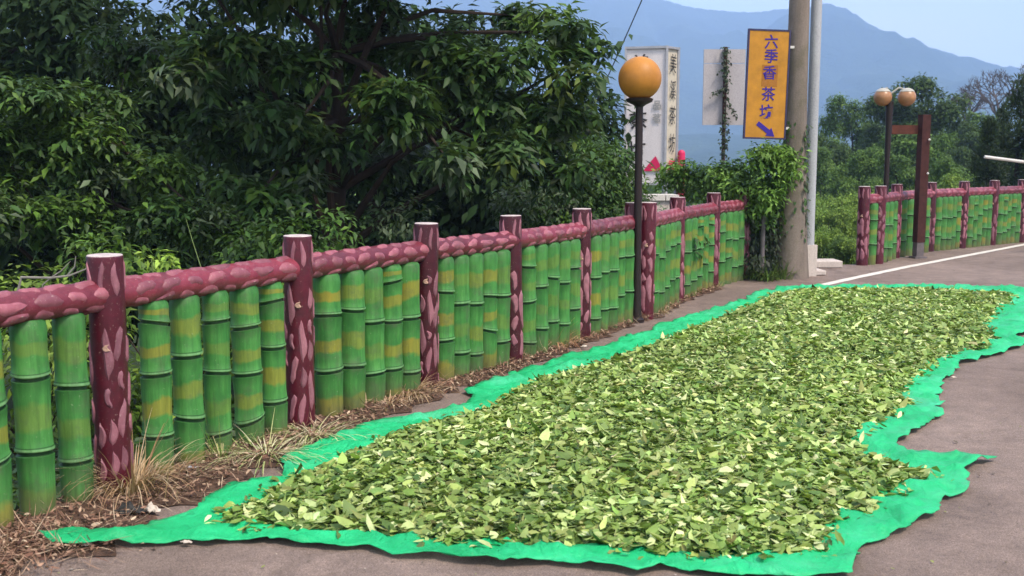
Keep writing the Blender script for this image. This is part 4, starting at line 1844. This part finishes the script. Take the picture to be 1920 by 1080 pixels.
# the big dark tree
Yt = 11.0
b = at(628, 520, Yt)
gb = gz(b.x, Yt)
bl = [blob(460, 110, 10.2, 130, 80), blob(640, 60, 11.2, 150, 90), blob(820, 90, 10.6, 130, 85), blob(560, 230, 10.0, 110, 65), blob(760, 210, 10.0, 105, 60),
      blob(900, 190, 10.6, 110, 70), blob(1020, 130, 10.8, 90, 70), blob(1060, 60, 11.2, 70, 45), blob(960, 290, 10.3, 100, 60), blob(840, 300, 9.8, 75, 40), blob(1060, 240, 10.9, 70, 50),
      blob(700, 320, 11.6, 110, 50), blob(540, 320, 10.2, 80, 45), blob(480, 370, 9.8, 80, 55), blob(420, 250, 10.8, 110, 70), blob(740, -60, 11, 240, 90), blob(500, -50, 11, 200, 80),
      blob(985, 30, 12, 60, 45), blob(1110, 95, 10.9, 45, 30), blob(1040, 330, 10.8, 75, 45), blob(380, 130, 11.5, 100, 80), blob(600, -190, 10.5, 260, 110), blob(860, -170, 11, 220, 100), blob(300, -170, 10.5, 240, 100), blob(640, -60, 9.2, 260, 60)]  # high boughs above the view, added to shade the crown below
tree('broadleaf_tree', 'big dark broadleaf tree with drooping leaves towering behind the middle of the long railing', 'tree', (b.x, Yt, gb), (b.x + .05, Yt + .1, at(620, 100, Yt).z), bl,
     4600, 9, .13, DARK + DARK[2:] + MIDG + [(.075, .11, .016)], 51, .11, spread=.05, group='trees behind the railing', droop=.55, padk=5, up_bias=1.0)
# lighter tree on the left
bl = [blob(70, 230, 9.4, 120, 60), blob(190, 190, 9.8, 90, 50), blob(20, 310, 9.2, 90, 55), blob(150, 300, 9.6, 110, 60), blob(270, 330, 9.6, 90, 55), blob(240, 110, 10.8, 80, 50),
      blob(60, 420, 9.0, 90, 55), blob(180, 420, 9.4, 90, 50), blob(330, 420, 9.3, 85, 50), blob(420, 440, 9.3, 60, 45), blob(-70, 250, 9, 100, 80), blob(-60, 400, 8.8, 80, 60)]
b = at(170, 560, 9.8)
tree('broadleaf_tree', 'bushy lighter green tree left of the big dark one, above the nearest maroon post', 'tree', (b.x, 9.8, gz(b.x, 9.8)), (b.x, 9.9, at(170, 250, 9.8).z), bl,
     2300, 8, .085, MIDG + DARK[2:] + LIME[2:3], 52, .07, spread=.05, group='trees behind the railing', droop=.45, padk=5, up_bias=.9)
# back row closes the view, canopy shade put into its black-green leaf colours
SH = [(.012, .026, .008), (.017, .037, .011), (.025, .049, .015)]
for i, (px, Y, rp, top_, lab) in enumerate(((-60, 15, 260, -120, 'nearly black tree at the left rear with bright sky gaps in its thin top'),
                                            (160, 14.5, 190, 120, 'dark rear tree low behind the lighter bushy tree'), (300, 16, 330, -40, 'dark tree filling the rear between the lighter tree and the big dark tree'),
                                            (720, 16.5, 270, 20, 'dark tree standing straight behind the big trunk'),
                                            (960, 17, 200, 170, 'low dark rear tree left of the shrub by the lamp'))):
    bl = []
    r = random.Random(i + 5)
    for k in range(20):
        bl.append(blob(px + rp * .85 * (((k % 4) + r.uniform(.1, .9)) / 2 - 1), top_ + 50 + (k // 4 + r.uniform(.1, .9)) / 5 * (550 - top_), Y + r.uniform(-.8, 1.2), rp * .36, rp * .28))
    b = at(px, 560, Y)
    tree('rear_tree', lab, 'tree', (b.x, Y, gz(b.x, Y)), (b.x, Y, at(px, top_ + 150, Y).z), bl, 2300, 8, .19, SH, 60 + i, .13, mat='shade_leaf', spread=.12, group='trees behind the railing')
# small-leaved shrub beside the lamp
bl = [blob(1130, 310, 12.6, 60, 45), blob(1080, 350, 12.4, 70, 40), blob(1160, 350, 12.8, 45, 40), blob(1110, 290, 13, 45, 30), blob(1000, 380, 12.2, 80, 30), blob(1170, 395, 12.6, 60, 30), blob(1090, 410, 12.4, 90, 35)]
b = at(1120, 440, 12.6)
tree('shrub', 'dense small-leaved green shrub behind the railing just left of the orange globe lamp', 'shrub', (b.x, 12.6, gz(b.x, 12.6)), (b.x, 12.6, at(1120, 330, 12.6).z), bl,
     1500, 7, .07, MIDG + LIME[2:3] + DARK[2:], 70, .05, spread=.05, crown='foliage')


# undergrowth right behind the near railing, seen over and between the bamboo
def undergrowth():
    g = np.random.default_rng(90)
    r = random.Random(90)
    lab = ['yellow-green leafy bush showing through the gaps left of the nearest maroon post', 'pale green bush behind the first full bay of bamboo',
           'dark green bush low behind the second maroon post', 'dark leafy bush behind the third bay of bamboo', 'dim green bush behind the fourth bay, under the dark tree',
           'shaded bush behind the fifth maroon post', 'dark bush low behind the orange globe lamp']
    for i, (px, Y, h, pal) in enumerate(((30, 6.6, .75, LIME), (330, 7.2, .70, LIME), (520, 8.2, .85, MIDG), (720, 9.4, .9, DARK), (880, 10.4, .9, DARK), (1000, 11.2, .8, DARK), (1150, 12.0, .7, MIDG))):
        x = at(px, 500, Y).x
        z0 = gz(x, Y)
        bl = []
        for k in range(7):
            bl.append(((x + r.uniform(-.7, .7), Y + r.uniform(-.3, .5), z0 + .15 + r.uniform(0, 1) * (h - z0 * .85)), (.32, .3, .24)))
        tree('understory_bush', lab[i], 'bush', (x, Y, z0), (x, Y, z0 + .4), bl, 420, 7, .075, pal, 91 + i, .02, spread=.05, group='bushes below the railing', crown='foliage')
    # low carpet on the slope
    N = 16000
    P = np.column_stack([g.uniform(-7, 4, N), g.uniform(3.5, 18, N)])
    s = edge_dist(P)
    P = P[(s > .3) & (s < 6)]
    n = len(P)
    z = ground_z(P)
    pos = np.column_stack([P, z + g.uniform(0, .22, n)])
    az = g.uniform(0, 6.28, n)
    d = np.column_stack([np.cos(az), np.sin(az), g.uniform(-.5, .7, n)])
    up = np.column_stack([g.normal(0, .4, n), g.normal(0, .4, n), np.ones(n)])
    ln = g.uniform(.06, .14, n)
    col = np.array(MIDG + DARK)[g.integers(0, 9, n)]
    V, Q, T = leaf_arrays(pos, d, up, ln, ln * .5, g.normal(.2, .2, n), g.uniform(0, 1, n))
    tag(obj('ground_cover', np_mesh('ground_cover', V, [Q, T], M['leaf'], np.repeat(col, 8, axis=0))), kind='stuff')


undergrowth()


def sprigs():
    # bright young shoot looking over the rail
    p = at(300, 489, 6.3)
    root = thing('leafy_shoot', (p.x, 6.3, gz(p.x, 6.3)), 'bright yellow-green young shoot looking over the rail right of the nearest maroon post', 'plant')
    z0 = ORG[root].z
    g = np.random.default_rng(3)
    bl = [((p.x - .05, 6.3, p.z), (.10, .08, .035)), ((p.x + .06, 6.3, p.z + .01), (.09, .08, .03)), ((p.x + .0, 6.32, p.z - .09), (.10, .08, .05))]
    V, F, C = cloud(bl, 26, 6, .05, [(.16, .26, .03), (.22, .32, .05), (.12, .2, .03)], g, spread=.02)
    obj('foliage', np_mesh('foliage', V - np.array(ORG[root]), [F], M['leaf'], C), root)
    mb = MB(ORG[root])
    for dx in (-.05, .03, .08): mb.tube([(p.x, 6.3, z0), (p.x + dx * .5, 6.3, (z0 + p.z) / 2), (p.x + dx, 6.3, p.z + .01)], .005, 5)
    obj('stem', mb.mesh('stem', M['stem']), root)
    # bare grey twigs behind the rail
    Y = 6.0
    q = at(95, 522, Y)
    root = thing('bare_twig', (q.x, Y, q.z - 1.6), 'bare pale grey forked twig behind the rail left of the nearest maroon post', 'branch')
    mb = MB(ORG[root])
    P = lambda x, y, dy=0: at(x, y, Y + dy)
    mb.tube([(q.x - .15, Y, q.z - 1.6), P(30, 560), P(40, 520), P(95, 521), P(130, 517), P(160, 505), P(180, 488)], [.012, .010, .008, .007, .006, .004, .002], 6)
    mb.tube([P(125, 518), P(140, 500), P(142, 480)], [.005, .004, .002], 5)
    mb.tube([P(95, 521), P(115, 508), P(132, 490)], [.005, .004, .002], 5)
    mb.tube([P(95, 521), P(80, 534), P(78, 550)], [.005, .004, .003], 5)
    obj('branches', mb.mesh('branches', M['twig']), root)
    # single tall grass stem
    Y = 7.6
    a, b_ = at(378, 505, Y), at(348, 408, Y)
    root = thing('grass_stem', (a.x, Y, gz(a.x, Y)), 'single tall thin grass stem leaning left behind the first full bay', 'grass')
    mb = MB(ORG[root])
    mb.tube([(a.x + .1, Y, ORG[root].z), a, a.lerp(b_, .5) + Vector((-.005, 0, .01)), b_], [.005, .004, .003, .0015], 5)
    obj('stem', mb.mesh('stem', M['stem']), root)


sprigs()


def creeper_mass():
    Y = UPB.y - .25
    bl = [blob(1300, 330, Y + .9, 55, 32), blob(1360, 320, Y + .5, 60, 38), blob(1420, 300, Y + .1, 60, 34), blob(1470, 290, Y, 40, 30), blob(1340, 365, Y + .6, 60, 22), blob(1400, 350, Y + .2, 60, 38),
          blob(1450, 350, Y - .05, 45, 45), blob(1480, 330, Y - .1, 28, 35), blob(1440, 400, Y, 38, 25), blob(1395, 390, Y + .3, 28, 22), blob(1270, 345, Y + 1.2, 40, 22)]
    b = gp(1412, 516)
    pal = [(.08, .16, .022), (.11, .21, .03), (.15, .26, .045), (.05, .11, .018), (.12, .22, .035)]
    g = np.random.default_rng(120)
    root = thing('creeper_bush', (b.x, b.y + .2, 0), 'bright green creeper mass heaped over stems at the railing end, below the yellow sign', 'creeper')
    V, F, C = cloud(pads(bl, 9, 4, .45), 1500, 7, .075, pal, g, spread=.045, droop=.5, up_bias=.6)
    obj('foliage', np_mesh('foliage', V - np.array(ORG[root]), [F], M['leaf'], C), root)
    # inner curtain and hanging shoots, shade under the creeper put into their leaf colours
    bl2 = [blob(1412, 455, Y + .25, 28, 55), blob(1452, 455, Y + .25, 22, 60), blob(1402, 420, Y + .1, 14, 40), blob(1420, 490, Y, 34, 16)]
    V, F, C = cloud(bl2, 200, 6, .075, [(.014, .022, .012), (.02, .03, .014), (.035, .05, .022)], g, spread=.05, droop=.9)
    obj('hanging_shoots', np_mesh('hanging_shoots', V - np.array(ORG[root]), [F], M['leaf'], C), root)
    mb = MB(ORG[root])
    for k in range(11):
        px = 1398 + k * 7 + g.uniform(-3, 3)
        p = gp(px, 512 + g.uniform(-3, 3))
        p.y += .25 + g.uniform(0, .4)
        t = at(px + g.uniform(-14, 14), 345, Y + g.uniform(.1, .4))
        m = Vector(p).lerp(t, .5) + Vector((g.normal(0, .04), 0, 0))
        mb.tube([(p.x, p.y, -.1), m, t], [.035, .028, .018], 7)
    obj('stem', mb.mesh('stem', M['bark']), root)
    # creeper climbing the pole itself
    vr = thing('creeper', (UPB.x, UPB.y, 0), 'dark green creeper strands clinging to the thick utility pole', 'plant')
    n = 420
    zz = g.uniform(.5, 1.95, n)
    az = g.choice([-.2, 3.4], n) + g.normal(0, .45, n)
    rr = .17 - .02 * zz
    pos = np.column_stack([np.cos(az) * rr, np.sin(az) * rr - .02, zz]) + g.normal(0, .018, (n, 3))
    d = np.column_stack([np.cos(az) * .5, np.sin(az) * .5 - .3, -np.ones(n)]) + g.normal(0, .4, (n, 3))
    up = np.column_stack([np.cos(az), np.sin(az), .6 * np.ones(n)])
    ln = g.uniform(.045, .085, n)
    V, Q, T = leaf_arrays(pos, d, up, ln, ln * .6, g.normal(.2, .2, n), g.uniform(0, 1, n))
    col = np.array(DARK + MIDG)[g.integers(0, 9, n)]
    obj('foliage', np_mesh('foliage', V, [Q, T], M['leaf'], np.repeat(col, 8, axis=0)), vr)
    # weeds at the foot
    labs = ['leafy green weed clump at the foot of the thick utility pole', 'fern-like weed clump under the creeper left of the utility pole', 'yellow-green weeds at the base of the creeper stems']
    for i, (px, py) in enumerate(((1468, 523), (1440, 526), (1412, 524))):
        p = gp(px, py)
        V, Q, C = blades(p, 110, .07, .12, .34, .018, .7, np.array([(.06, .12, .02), (.10, .17, .03), (.04, .08, .02), (.15, .2, .05)]), 130 + i)
        tag(obj('weed_clump', np_mesh('weed_clump', V, [Q], M['straw'], C), None, (p.x, p.y, .004)), labs[i], 'weeds', 'weeds at the foot of the pole')


creeper_mass()


# ---- trees on the far slope
def far_tree_mesh(seed, pal, shape):
    g = np.random.default_rng(seed)
    r = random.Random(seed)
    bl = []
    if shape == 'round':
        for k in range(15):
            a, rr = r.uniform(0, 6.28), r.uniform(.1, .72)
            z = r.uniform(.35, .92)
            rr *= math.sin(math.pi * min(1, z * .95)) ** .6
            bl.append(((math.cos(a) * rr * .5, math.sin(a) * rr * .5, z), (.19, .19, .12)))
        V, F, C = cloud(pads(bl, seed, 4, .6), 4400, 6, .027, pal, g, spread=.016, droop=.3, wratio=.6, up_bias=.6)
    elif shape == 'cone':
        for k in range(26):
            z = r.uniform(.06, .97)
            rr = (1 - z) ** .8 * .24
            a = r.uniform(0, 6.28)
            bl.append(((math.cos(a) * rr, math.sin(a) * rr, z), (.05 + .11 * (1 - z), .05 + .11 * (1 - z), .085)))
        V, F, C = cloud(bl, 1700, 5, .05, pal, g, spread=.015, droop=-.5, wratio=.28)
    else:
        for k in range(12):
            a, rr = r.uniform(0, 6.28), r.uniform(.1, .55)
            bl.append(((math.cos(a) * rr, math.sin(a) * rr, r.uniform(.12, .72)), (.26, .26, .2)))
        V, F, C = cloud(pads(bl, seed, 4, .6), 3000, 6, .036, pal, g, spread=.02, droop=.3, wratio=.6, up_bias=.6)
    crown = np_mesh('crown', V, [F], M['far_leaf'], C)
    mb = MB()
    mb.tube([(0, 0, -.08), (.01, 0, .2), (0, .01, .45), (0, 0, .8)], [.03, .024, .016, .005], 8)
    for k in range(5):
        c = Vector(bl[k][0])
        mb.tube([(0, 0, .3), Vector((0, 0, .35)).lerp(c, .5), c], [.014, .010, .003], 5)
    return crown, mb.mesh('trunk', M['bark'])


FT = {'dark_round': far_tree_mesh(201, [tuple(x * .55 for x in c) for c in FARG], 'round'), 'mid_round': far_tree_mesh(202, FARG + FARL[2:], 'round'), 'lime_bush': far_tree_mesh(203, FARL, 'bush'),
      'green_bush': far_tree_mesh(204, FARG + FARL, 'bush'), 'conifer': far_tree_mesh(205, [(.012, .026, .011), (.018, .036, .014)], 'cone'),
      'conifer2': far_tree_mesh(206, [(.015, .03, .011), (.022, .042, .014), (.03, .05, .016)], 'cone')}


def far_tree(kind, px, pytop, pybot, Y, wpx, name, label, cat, group, seed=0):
    t, b = at(px, pytop, Y), at(px, pybot, Y)
    g0 = gz(b.x, Y)
    z0 = min(b.z, g0) if kind.startswith(('dark', 'mid', 'con')) else b.z
    z0 = min(z0, max(g0, z0))
    root = thing(name, (b.x, Y, min(b.z, t.z - .5)), label, cat, group)
    H = t.z - ORG[root].z
    W = wpx / 2000 * Y
    cm, tm = FT[kind]
    c = obj('crown', cm, root)
    base_w = 1.05 if 'round' in kind else (.62 if 'con' in kind else 1.5)
    c.scale = (W / base_w, W / base_w, H)
    c.rotation_euler = (0, 0, seed * 1.3)
    tr = obj('trunk', tm, root)
    tr.scale = (W / base_w, W / base_w, H)
    tr.rotation_euler = (0, 0, seed * 1.3)
    # root down to the real ground when the crown base hangs above it
    if ORG[root].z > g0 + .05:
        mb = MB(ORG[root])
        mb.tube([(b.x, Y, g0 - .2), (b.x, Y, ORG[root].z + .1)], .03 * W, 7)
        obj('lower_trunk', mb.mesh('lower_trunk', M['bark']), root)


gs = 'trees on the far slope'
far_tree('dark_round', 1705, 140, 400, 60, 230, 'round_tree', 'tall dark round-crowned tree rising behind the twin globe lamp', 'tree', gs, 1)
far_tree('mid_round', 1600, 185, 420, 66, 170, 'round_tree', 'broad green tree left of the tall round one, beyond the grey pole', 'tree', gs, 2)
far_tree('dark_round', 1790, 225, 420, 62, 150, 'round_tree', 'dark green tree between the brown post and the conifers', 'tree', gs, 3)
far_tree('mid_round', 1660, 240, 430, 52, 190, 'round_tree', 'rounded mid-green tree low behind the twin lamp pole', 'tree', gs, 4)
far_tree('dark_round', 1560, 245, 430, 56, 120, 'round_tree', 'dark tree just right of the grey steel pole', 'tree', gs, 5)
far_tree('mid_round', 1860, 215, 430, 66, 170, 'round_tree', 'green tree showing above and behind the dark conifers', 'tree', gs, 6)
for i_, (kd, px_, pt_, Yy, wp_, lb_) in enumerate((
        ('mid_round', 1545, 275, 48, 110, 'leafy tree close right of the grey steel pole, in front of the dark one'),
        ('dark_round', 1640, 205, 64, 150, 'dark tree between the broad tree and the tall round one'),
        ('mid_round', 1740, 255, 50, 150, 'leafy tree behind the top of the brown post'),
        ('mid_round', 1600, 280, 44, 140, 'leafy tree low between the grey pole and the twin lamp'),
        ('dark_round', 1815, 270, 54, 130, 'dark tree left of the conifers, under the small leafless tree'),
        ('mid_round', 1690, 290, 42, 140, 'low leafy tree just left of the brown post'),
        ('mid_round', 1775, 300, 40, 130, 'low leafy tree right of the brown post, before the conifers'),
        ('dark_round', 1755, 200, 66, 130, 'dark tree on the right shoulder of the tall round one'))):
    far_tree(kd, px_, pt_, 440, Yy, wp_, 'round_tree', lb_, 'tree', gs, 11 + i_)
gb_ = 'bushes on the slope behind the far railing'
far_tree('lime_bush', 1610, 318, 470, 32, 130, 'slope_bush', 'yellow-green rounded bush left of the twin lamp pole', 'bush', gb_, 1)
far_tree('lime_bush', 1550, 390, 520, 26, 110, 'slope_bush', 'green bush beside the grey pole footing', 'bush', gb_, 2)
far_tree('lime_bush', 1700, 315, 470, 36, 150, 'slope_bush', 'light green bush behind the brown post', 'bush', gb_, 3)
far_tree('green_bush', 1790, 300, 470, 34, 150, 'slope_bush', 'green bush right of the brown post over the far railing', 'bush', gb_, 4)
far_tree('green_bush', 1580, 430, 530, 22, 110, 'slope_bush', 'low dark green bush below the concrete slab and far railing end', 'bush', gb_, 5)
far_tree('green_bush', 1650, 380, 500, 24, 130, 'slope_bush', 'mid-green bush seen between the first posts of the far railing', 'bush', gb_, 6)
far_tree('lime_bush', 1575, 350, 480, 30, 120, 'slope_bush', 'bright yellow-green bush between the grey pole and the far railing', 'bush', gb_, 11)
far_tree('lime_bush', 1535, 325, 470, 40, 110, 'slope_bush', 'pale green bush directly right of the grey steel pole', 'bush', gb_, 7)
far_tree('green_bush', 1850, 330, 480, 26, 160, 'slope_bush', 'dark bush under the conifers behind the far railing', 'bush', gb_, 8)
far_tree('green_bush', 1740, 360, 490, 25, 130, 'slope_bush', 'green bush behind the foot of the brown post', 'bush', gb_, 9)
far_tree('green_bush', 1920, 330, 480, 27, 150, 'slope_bush', 'dark bush at the right end of the far railing', 'bush', gb_, 10)
gc = 'dark conifers by the far railing'
far_tree('conifer2', 1900, 165, 440, 27, 120, 'conifer', 'tallest dark conifer behind the white barrier bar', 'conifer', gc, 1)
far_tree('conifer', 1845, 235, 440, 25, 95, 'conifer', 'shorter dark conifer at the tip of the white barrier bar', 'conifer', gc, 2)
far_tree('conifer2', 1872, 205, 440, 29, 95, 'conifer', 'middle dark conifer between the tallest and the shorter one', 'conifer', gc, 3)
far_tree('conifer', 1960, 190, 440, 26, 120, 'conifer', 'dark conifer cut off by the right picture edge', 'conifer', gc, 4)


def bare_tree(px, pyt, pyb, Y, wpx, label, seed):
    g = np.random.default_rng(seed)
    t, b = at(px, pyt, Y), at(px, pyb, Y)
    H = (t.z - b.z)
    g0 = gz(b.x, Y)
    root = thing('bare_tree', (b.x, Y, g0), label, 'tree', 'leafless trees on the far slope')
    tr, br = MB(ORG[root]), MB(ORG[root])
    tr.tube([(b.x, Y, g0 - .2), (b.x, Y, b.z), (b.x, Y, b.z + H * .25)], [.28, .2, .15], 8)
    W = wpx / 2000 * Y

    def grow(p, d, L, r, lev):
        q = p + d * L
        br.tube([p, (p + q) / 2 + Vector(g.normal(0, L * .05, 3)), q], [r, r * .85, r * .65], 4, caps=False)
        if lev == 0: return
        for k in range(3 if lev > 1 else 4):
            nd = (d + Vector(g.normal(0, .48, 3)) + Vector((0, 0, .12))).normalized()
            grow(q, nd, L * g.uniform(.62, .82), r * .6, lev - 1)
    for k in range(5):
        a = 6.28 * k / 5 + g.uniform(-.3, .3)
        d = Vector((math.cos(a) * .75 * W / H, math.sin(a) * .75 * W / H, 1)).normalized()
        grow(Vector((b.x, Y, b.z + H * g.uniform(.08, .25))), d, H * .27, .10, 4)
    obj('trunk', tr.mesh('trunk', M['bare']), root)
    obj('crown', br.mesh('crown', M['bare']), root)


bare_tree(1872, 112, 240, 72, 110, 'tall leafless purplish-grey tree above the conifers', 1)
bare_tree(1812, 160, 240, 76, 60, 'small leafless grey tree left of the tall leafless one', 2)
bare_tree(1925, 150, 240, 78, 70, 'leafless grey tree at the right picture edge', 3)


# ---- far-off wood and the mountains
def far_wood():
    g = np.random.default_rng(301)
    n = 8200
    Y = np.exp(g.uniform(math.log(75), math.log(420), n))
    X = g.uniform(-.5, 1.25, n) * Y
    keep = edge_dist(np.column_stack([X, Y])) > 6
    X, Y = X[keep], Y[keep]
    n = len(X)
    z0 = ground_z(np.column_stack([X, Y]))
    z0 = np.maximum(z0, -14)
    bl = []
    V, F, C = [], [], []
    pal = np.array(FARG + FARL[2:] + FARG)
    per = 26
    cs = np.column_stack([X, Y, z0 + g.uniform(.5, 4.5, n)])
    Cc = np.repeat(cs, per, axis=0)
    m = len(Cc)
    u = g.normal(0, 1, (m, 3))
    u[:, 2] = np.abs(u[:, 2])
    u /= np.linalg.norm(u, axis=1, keepdims=True)
    pos = Cc + u * np.array([2.6, 2.6, 2.6])
    d = g.normal(0, 1, (m, 3))
    ln = g.uniform(.8, 1.6, m)
    x, y, z = frames(d, u + .01)
    T = TT[None]
    Vv = pos[:, None] + (T[:, :, 0] * ln[:, None])[..., None] * x[:, None] + (T[:, :, 1] * (ln * .8)[:, None])[..., None] * y[:, None] + (T[:, :, 2] * ln[:, None])[..., None] * z[:, None]
    F = (TF[None] + (np.arange(m) * 5)[:, None, None]).reshape(-1, 3)
    col = np.repeat(pal[g.integers(0, len(pal), n)] * g.uniform(.7, 1.3, (n, 1)), per, axis=0)
    me = np_mesh('far_wood', Vv.reshape(-1, 3), [F], M['far_leaf'], np.repeat(col, 5, axis=0))
    tag(obj('far_wood', me), kind='stuff')


far_wood()


def mountain(name, Y, ridge, run, seed, rough, zfoot=-24):
    b = NB('mountain_forest', .95, .05)
    p = b.pos()
    f = b.noise(.012, 8, .65, p)
    c = b.ramp(f, [(.3, (.022, .040, .022)), (.55, (.035, .06, .03)), (.75, (.055, .08, .04))])
    b.bump(b.noise(.05, 4, .7, p), 1, 8)
    mat = b.color(c)
    px = np.array([r[0] for r in ridge], float)
    py = np.array([r[1] for r in ridge], float)
    xs = np.linspace(px[0], px[-1], 420)
    ys = np.interp(xs, px, py)
    ker = np.ones(9) / 9
    ys = np.convolve(np.pad(ys, 4, 'edge'), ker, 'valid')
    nt_ = 26
    V = []
    g = np.random.default_rng(seed)
    for i, (x, y) in enumerate(zip(xs, ys)):
        top = at(x, y, Y)
        for k in range(nt_ + 1):
            t = k / nt_
            yy = Y - run * (1 - t)
            z = zfoot + (top.z - zfoot) * (t ** 1.15)
            V.append((top.x, yy, z))
        V.append((top.x, Y + run * .12, zfoot))
    V = np.array(V)
    nn = vnoise(V[:, :2], 1 / 260., seed) * .6 + vnoise(V[:, :2], 1 / 90., seed + 1) * .3 + (np.abs(vnoise(np.column_stack([V[:, 0], V[:, 1] * .22]), 1 / 95., seed + 2)) - .4) * .9 + vnoise(V[:, :2], 1 / 30., seed + 2) * .15
    fine = vnoise(V[:, :2], 1 / 11., seed + 3)
    tt = np.tile(np.append(np.linspace(0, 1, nt_ + 1), 0), len(xs))
    V[:, 2] += nn * rough * np.sin(np.pi * np.clip(tt, 0, 1)) + fine * rough * .05 * (tt > .5)
    m = nt_ + 2
    F = []
    for i in range(len(xs) - 1):
        for k in range(m - 1):
            a = i * m + k
            F.append((a, a + m, a + m + 1, a + 1))
    me = np_mesh(name, V, [np.array(F)], mat, smooth=True)
    tag(obj(name, me), kind='structure')


mountain('mountain_range', 2900, [(300, -40), (700, -70), (1000, -55), (1150, -30), (1240, -1), (1300, 15), (1380, 22), (1440, 21), (1490, 14), (1560, 45), (1700, 110), (1900, 160), (2300, 200)], 1500, 1, 70)
mountain('mountain_ridge', 2300, [(1180, 262), (1280, 215), (1340, 150), (1400, 90), (1450, 40), (1500, 14), (1548, 8), (1580, 12), (1620, 38), (1660, 60), (1690, 80), (1740, 97), (1770, 98), (1800, 106), (1850, 120), (1920, 128), (2100, 150), (2400, 190)], 1100, 7, 62)
mountain('hill', 1300, [(1000, 262), (1150, 262), (1260, 254), (1330, 250), (1400, 254), (1520, 262), (1640, 250), (1800, 240), (2000, 235), (2300, 230)], 500, 13, 12)


def haze():
    me_b = MB()
    me_b.box((300, 1480, 240), (7000, 3240, 730))
    mat = bpy.data.materials.new('haze')
    mat.use_nodes = True
    t = mat.node_tree
    t.nodes.remove(t.nodes['Principled BSDF'])
    pv = t.nodes.new('ShaderNodeVolumePrincipled')
    pv.inputs['Color'].default_value = (.47, .66, 1.0, 1)
    pv.inputs['Density'].default_value = .0005
    pv.inputs['Anisotropy'].default_value = -.1
    t.links.new(pv.outputs[0], t.nodes['Material Output'].inputs['Volume'])
    o = obj('haze', me_b.mesh('haze', mat, False))
    tag(o, kind='stuff')


haze()
